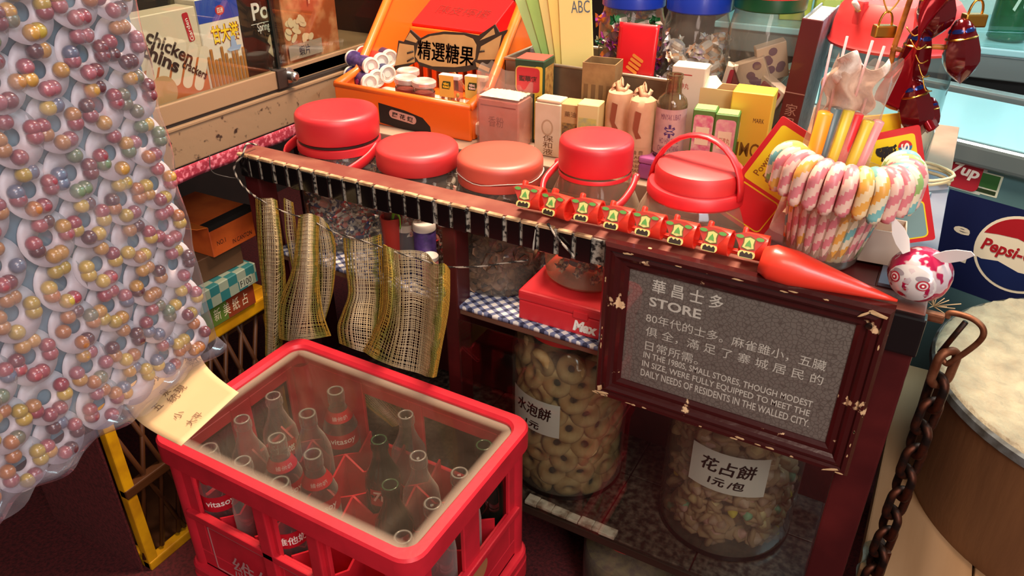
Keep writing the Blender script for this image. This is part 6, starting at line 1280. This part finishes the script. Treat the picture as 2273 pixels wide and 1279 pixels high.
# ---------------------------------------------------------------- freezer
FR = thing('chest_freezer', 'teal chest freezer with sliding lids, soda stickers and a dark blue logo panel', 'freezer', (.018, 1.705, 0), (0, 0, radians(-18.9)))
TEAL = M('teal_enamel', '4F7278', .35, col2='49696E', scale=6, coat=.2); PALEM = M('pale_cyan_lid', '7FB2BE', .3, coat=.2); RIM = M('brushed_rim', '8FA3A8', .3, .7)
bx('cabinet_body', -.50, 1.0, .012, .42, .02, .755, TEAL, FR, .006); bx('rim_front', -.51, 1.01, -.006, .055, .755, .803, RIM, FR, .010, 3); bx('rim_back', -.51, 1.01, .395, .43, .755, .803, RIM, FR, .006)
bx('rim_side', -.51, -.46, .055, .395, .755, .803, RIM, FR, .004); bx('rim_side', .96, 1.01, .055, .395, .755, .803, RIM, FR, .004)
bx('rim_top_strip', -.505, 1.005, -.002, .052, .8025, .807, PALEM, FR, .002)
bx('sliding_lid', -.455, .18, .057, .355, .785, .797, PALEM, FR, .003); bx('sliding_lid', .15, .955, .062, .393, .799, .811, PALEM, FR, .003); bx('lid_gap', -.455, .955, .357, .394, .757, .77, BLACK, FR, 0)
NB = M('navy_panel', '121B44', .4, coat=.2); fp = lambda x_, z_, e=.0: MX((x_, .0119 - e, z_), *FRONT)
mesh('logo_panel', [(.045, .0117, .49), (.9, .0117, .49), (.9, .0117, .695), (.045, .0117, .695)], [(0, 1, 2, 3)], NB, FR)
CRM = M('logo_cream', 'DCD6BE', .4); LR = M('logo_red', '9E1B24', .4); LB = M('logo_navy_wave', '14224F', .4)
lx, lz, lr = .200, .603, .080
prism('logo_disc', circ(lr, 48), .0004, CRM, FR, mtx=fp(lx, lz, .0004))
prism('logo_red_wave', [(lr * .93 * cos(t), lr * .93 * sin(t)) for t in [radians(22 + k * 6) for k in range(24)]] + [(-.045, .030), (-.01, .033), (.03, .024), (.06, .030)], .0004, LR, FR, mtx=fp(lx, lz, .0008))
prism('logo_blue_wave', [(lr * .93 * cos(t), lr * .93 * sin(t)) for t in [radians(202 + k * 6) for k in range(24)]] + [(.05, -.030), (.01, -.034), (-.03, -.024), (-.06, -.030)], .0004, LB, FR, mtx=fp(lx, lz, .0008))
T('logo_lettering', 'Pepsi-Cola', .04, LR, FR, fp(lx, lz, .0012), fit=.135, h=.034, bold=.03, shear=.2)
T('panel_lettering', 'e', .03, CRM, FR, fp(.090, .618, .0004), fit=.032, bold=.03); T('panel_lettering', 'si', .03, CRM, FR, fp(.097, .562, .0004), fit=.038, bold=.03)
prism('soda_sticker', rrect(.082, .078, .002, 2), .0003, M('sticker_pale', 'A9B5AE', .5), FR, mtx=fp(.060, .738, .0004)); prism('sticker_green', rrect(.046, .045, .001, 2), .0003, M('sticker_frame', 'C3CDB8', .5), FR, mtx=fp(.108, .725, .0003)); prism('sticker_green', rrect(.040, .028, .001, 2), .0003, M('sticker_green', '2E5E2E', .5), FR, mtx=fp(.107, .731, .0007)); prism('sticker_green', rrect(.040, .008, .001, 2), .0003, M('sticker_dark_green', '24361E', .5), FR, mtx=fp(.107, .710, .0007)); prism('sticker_green', rrect(.018, .03, .001, 2), .0003, M('sticker_green', '', .5), FR, mtx=fp(.026, .738, .0009))
prism('sticker_red', rrect(.060, .066, .012, 5), .0003, M('sticker_red', '9E2432', .45), FR, mtx=fp(.064, .735, .0012)); T('sticker_lettering', '7up', .03, WHITE, FR, fp(.064, .738, .0018) @ Matrix.Rotation(-.05, 4, 'Z'), fit=.052, bold=.035, shear=.15)
prism('paper_sticker', rrect(.05, .04, .002, 2), .0003, M('sticker_grey', 'B3B9B4', .5), FR, mtx=fp(.215, .712, .0006))
T('sticker_lettering', '@', .02, BLACK, FR, fp(.206, .714, .001), fit=.014)
# ---------------------------------------------------------------- lit drinks fridge behind it
SHY = 2.30
SH = thing('drinks_fridge', 'glass-fronted drinks fridge glowing cyan behind the chest freezer', 'fridge', (0, SHY, 0)); FM2 = M('fridge_grey_metal', '6E7E82', .35, .5)
bx('front_beam', -.62, 1.3, 0, .06, .785, .845, FM2, SH, .003); bx('beam_ledge', -.62, 1.3, -.006, .05, .845, .862, PALEM, SH, .003); bx('fridge_base', -.62, 1.3, .03, .55, 0, .78, M('fridge_dark_base', '15191B', .5), SH, .003)
bx('shelf_plate', -.62, 1.3, .05, .5, .845, .862, PALEM, SH, .002); bx('back_lining', -.62, 1.3, .5, .55, .78, 1.9, M('fridge_lining', 'C9E0E2', .5), SH, 0); bx('end_panel', -.66, -.62, 0, .55, 0, 1.9, M('fridge_dark_base', '', .5), SH, .003); bx('end_panel', 1.3, 1.34, 0, .55, 0, 1.9, FM2, SH, .003); bx('fridge_roof', -.66, 1.34, 0, .55, 1.9, 1.95, FM2, SH, .003)
bx('fridge_glass', -.62, 1.3, .004, .008, .862, 1.9, PANE, SH, 0)
lathe('fridge_tube_lamp', [(.012, -.9), (.012, .9)], E('cool_tube', (.72, .97, 1.0), 45), SH, 14, mtx=MX((.34, .10, 1.80), (0, 1, 0), (0, 0, 1)))
def soda(x_, lab):
    t = thing('soda_bottle', lab, 'bottle', (x_, SHY + .12, .8625)); lathe('bottle_body', [(0, .003), (.04, 0), (.047, .008), (.045, .02), (.047, .04), (.047, .17), (.04, .21), (.02, .26), (.015, .275), (.015, .30)], G('green_pet', '3E9E72', 1.5, .04, edge='12604A', dust=.25, dustcol='1E8A62', dscale=8), t, 36); lathe('cap', [(.016, .292), (.016, .315), (0, .316)], M('green_cap', '1E7A4A', .4), t, 20); T('bottle_lettering', '7UP', .05, M('bottle_print_white', 'CFEFEA', .4), t, Matrix.Rotation(YAW * 1.2, 4, 'Z') @ Matrix.Translation((0, 0, .105)) @ Matrix.Rotation(0, 4, 'Y'), cyl=.0476, fit=.075, h=.055, bold=.03)
    return t
soda(PY(2240, 60, SHY + .12).x, 'green soda bottle with large white lettering in the drinks fridge'); soda(.30, 'green soda bottle at the far right of the fridge shelf')
for i in range(3):
    t = thing('juice_carton', 'yellow-green pineapple print carton in the drinks fridge, ' + ('leftmost', 'middle', 'rightmost')[i] + ' of three', 'carton', (PY(1790, 20, SHY + .15).x + i * .095 - .03, SHY + .14, .8625), (0, 0, YAW * .5), 'pineapple cartons in the fridge'); bx('carton', -.042, .042, -.03, .03, 0, .2, M('pineapple_green', 'B7C24A', .5, col2='D6CF5E', scale=30), t, .004)
    prism('fruit_print', circ(.022, 20, ry=.026), .0004, M('fruit_print', 'D8D878', .5), t, mtx=MX((0, -.0306, .055), *FRONT)); prism('fruit_leaf', [(-.02, 0), (-.012, .01), (-.016, .024), (-.004, .014), (0, .03), (.004, .014), (.016, .024), (.012, .01), (.02, 0)], .0004, M('fruit_leaf', '3E7A2E', .5), t, mtx=MX((0, -.0310, .078), *FRONT))
# last touch: mixed sizes of structure flags
for o in COL.objects:
    if o.parent is None and o.type in {'MESH', 'EMPTY'} and not o.get('kind') and not o.get('label'): print('UNLABELLED', o.name)
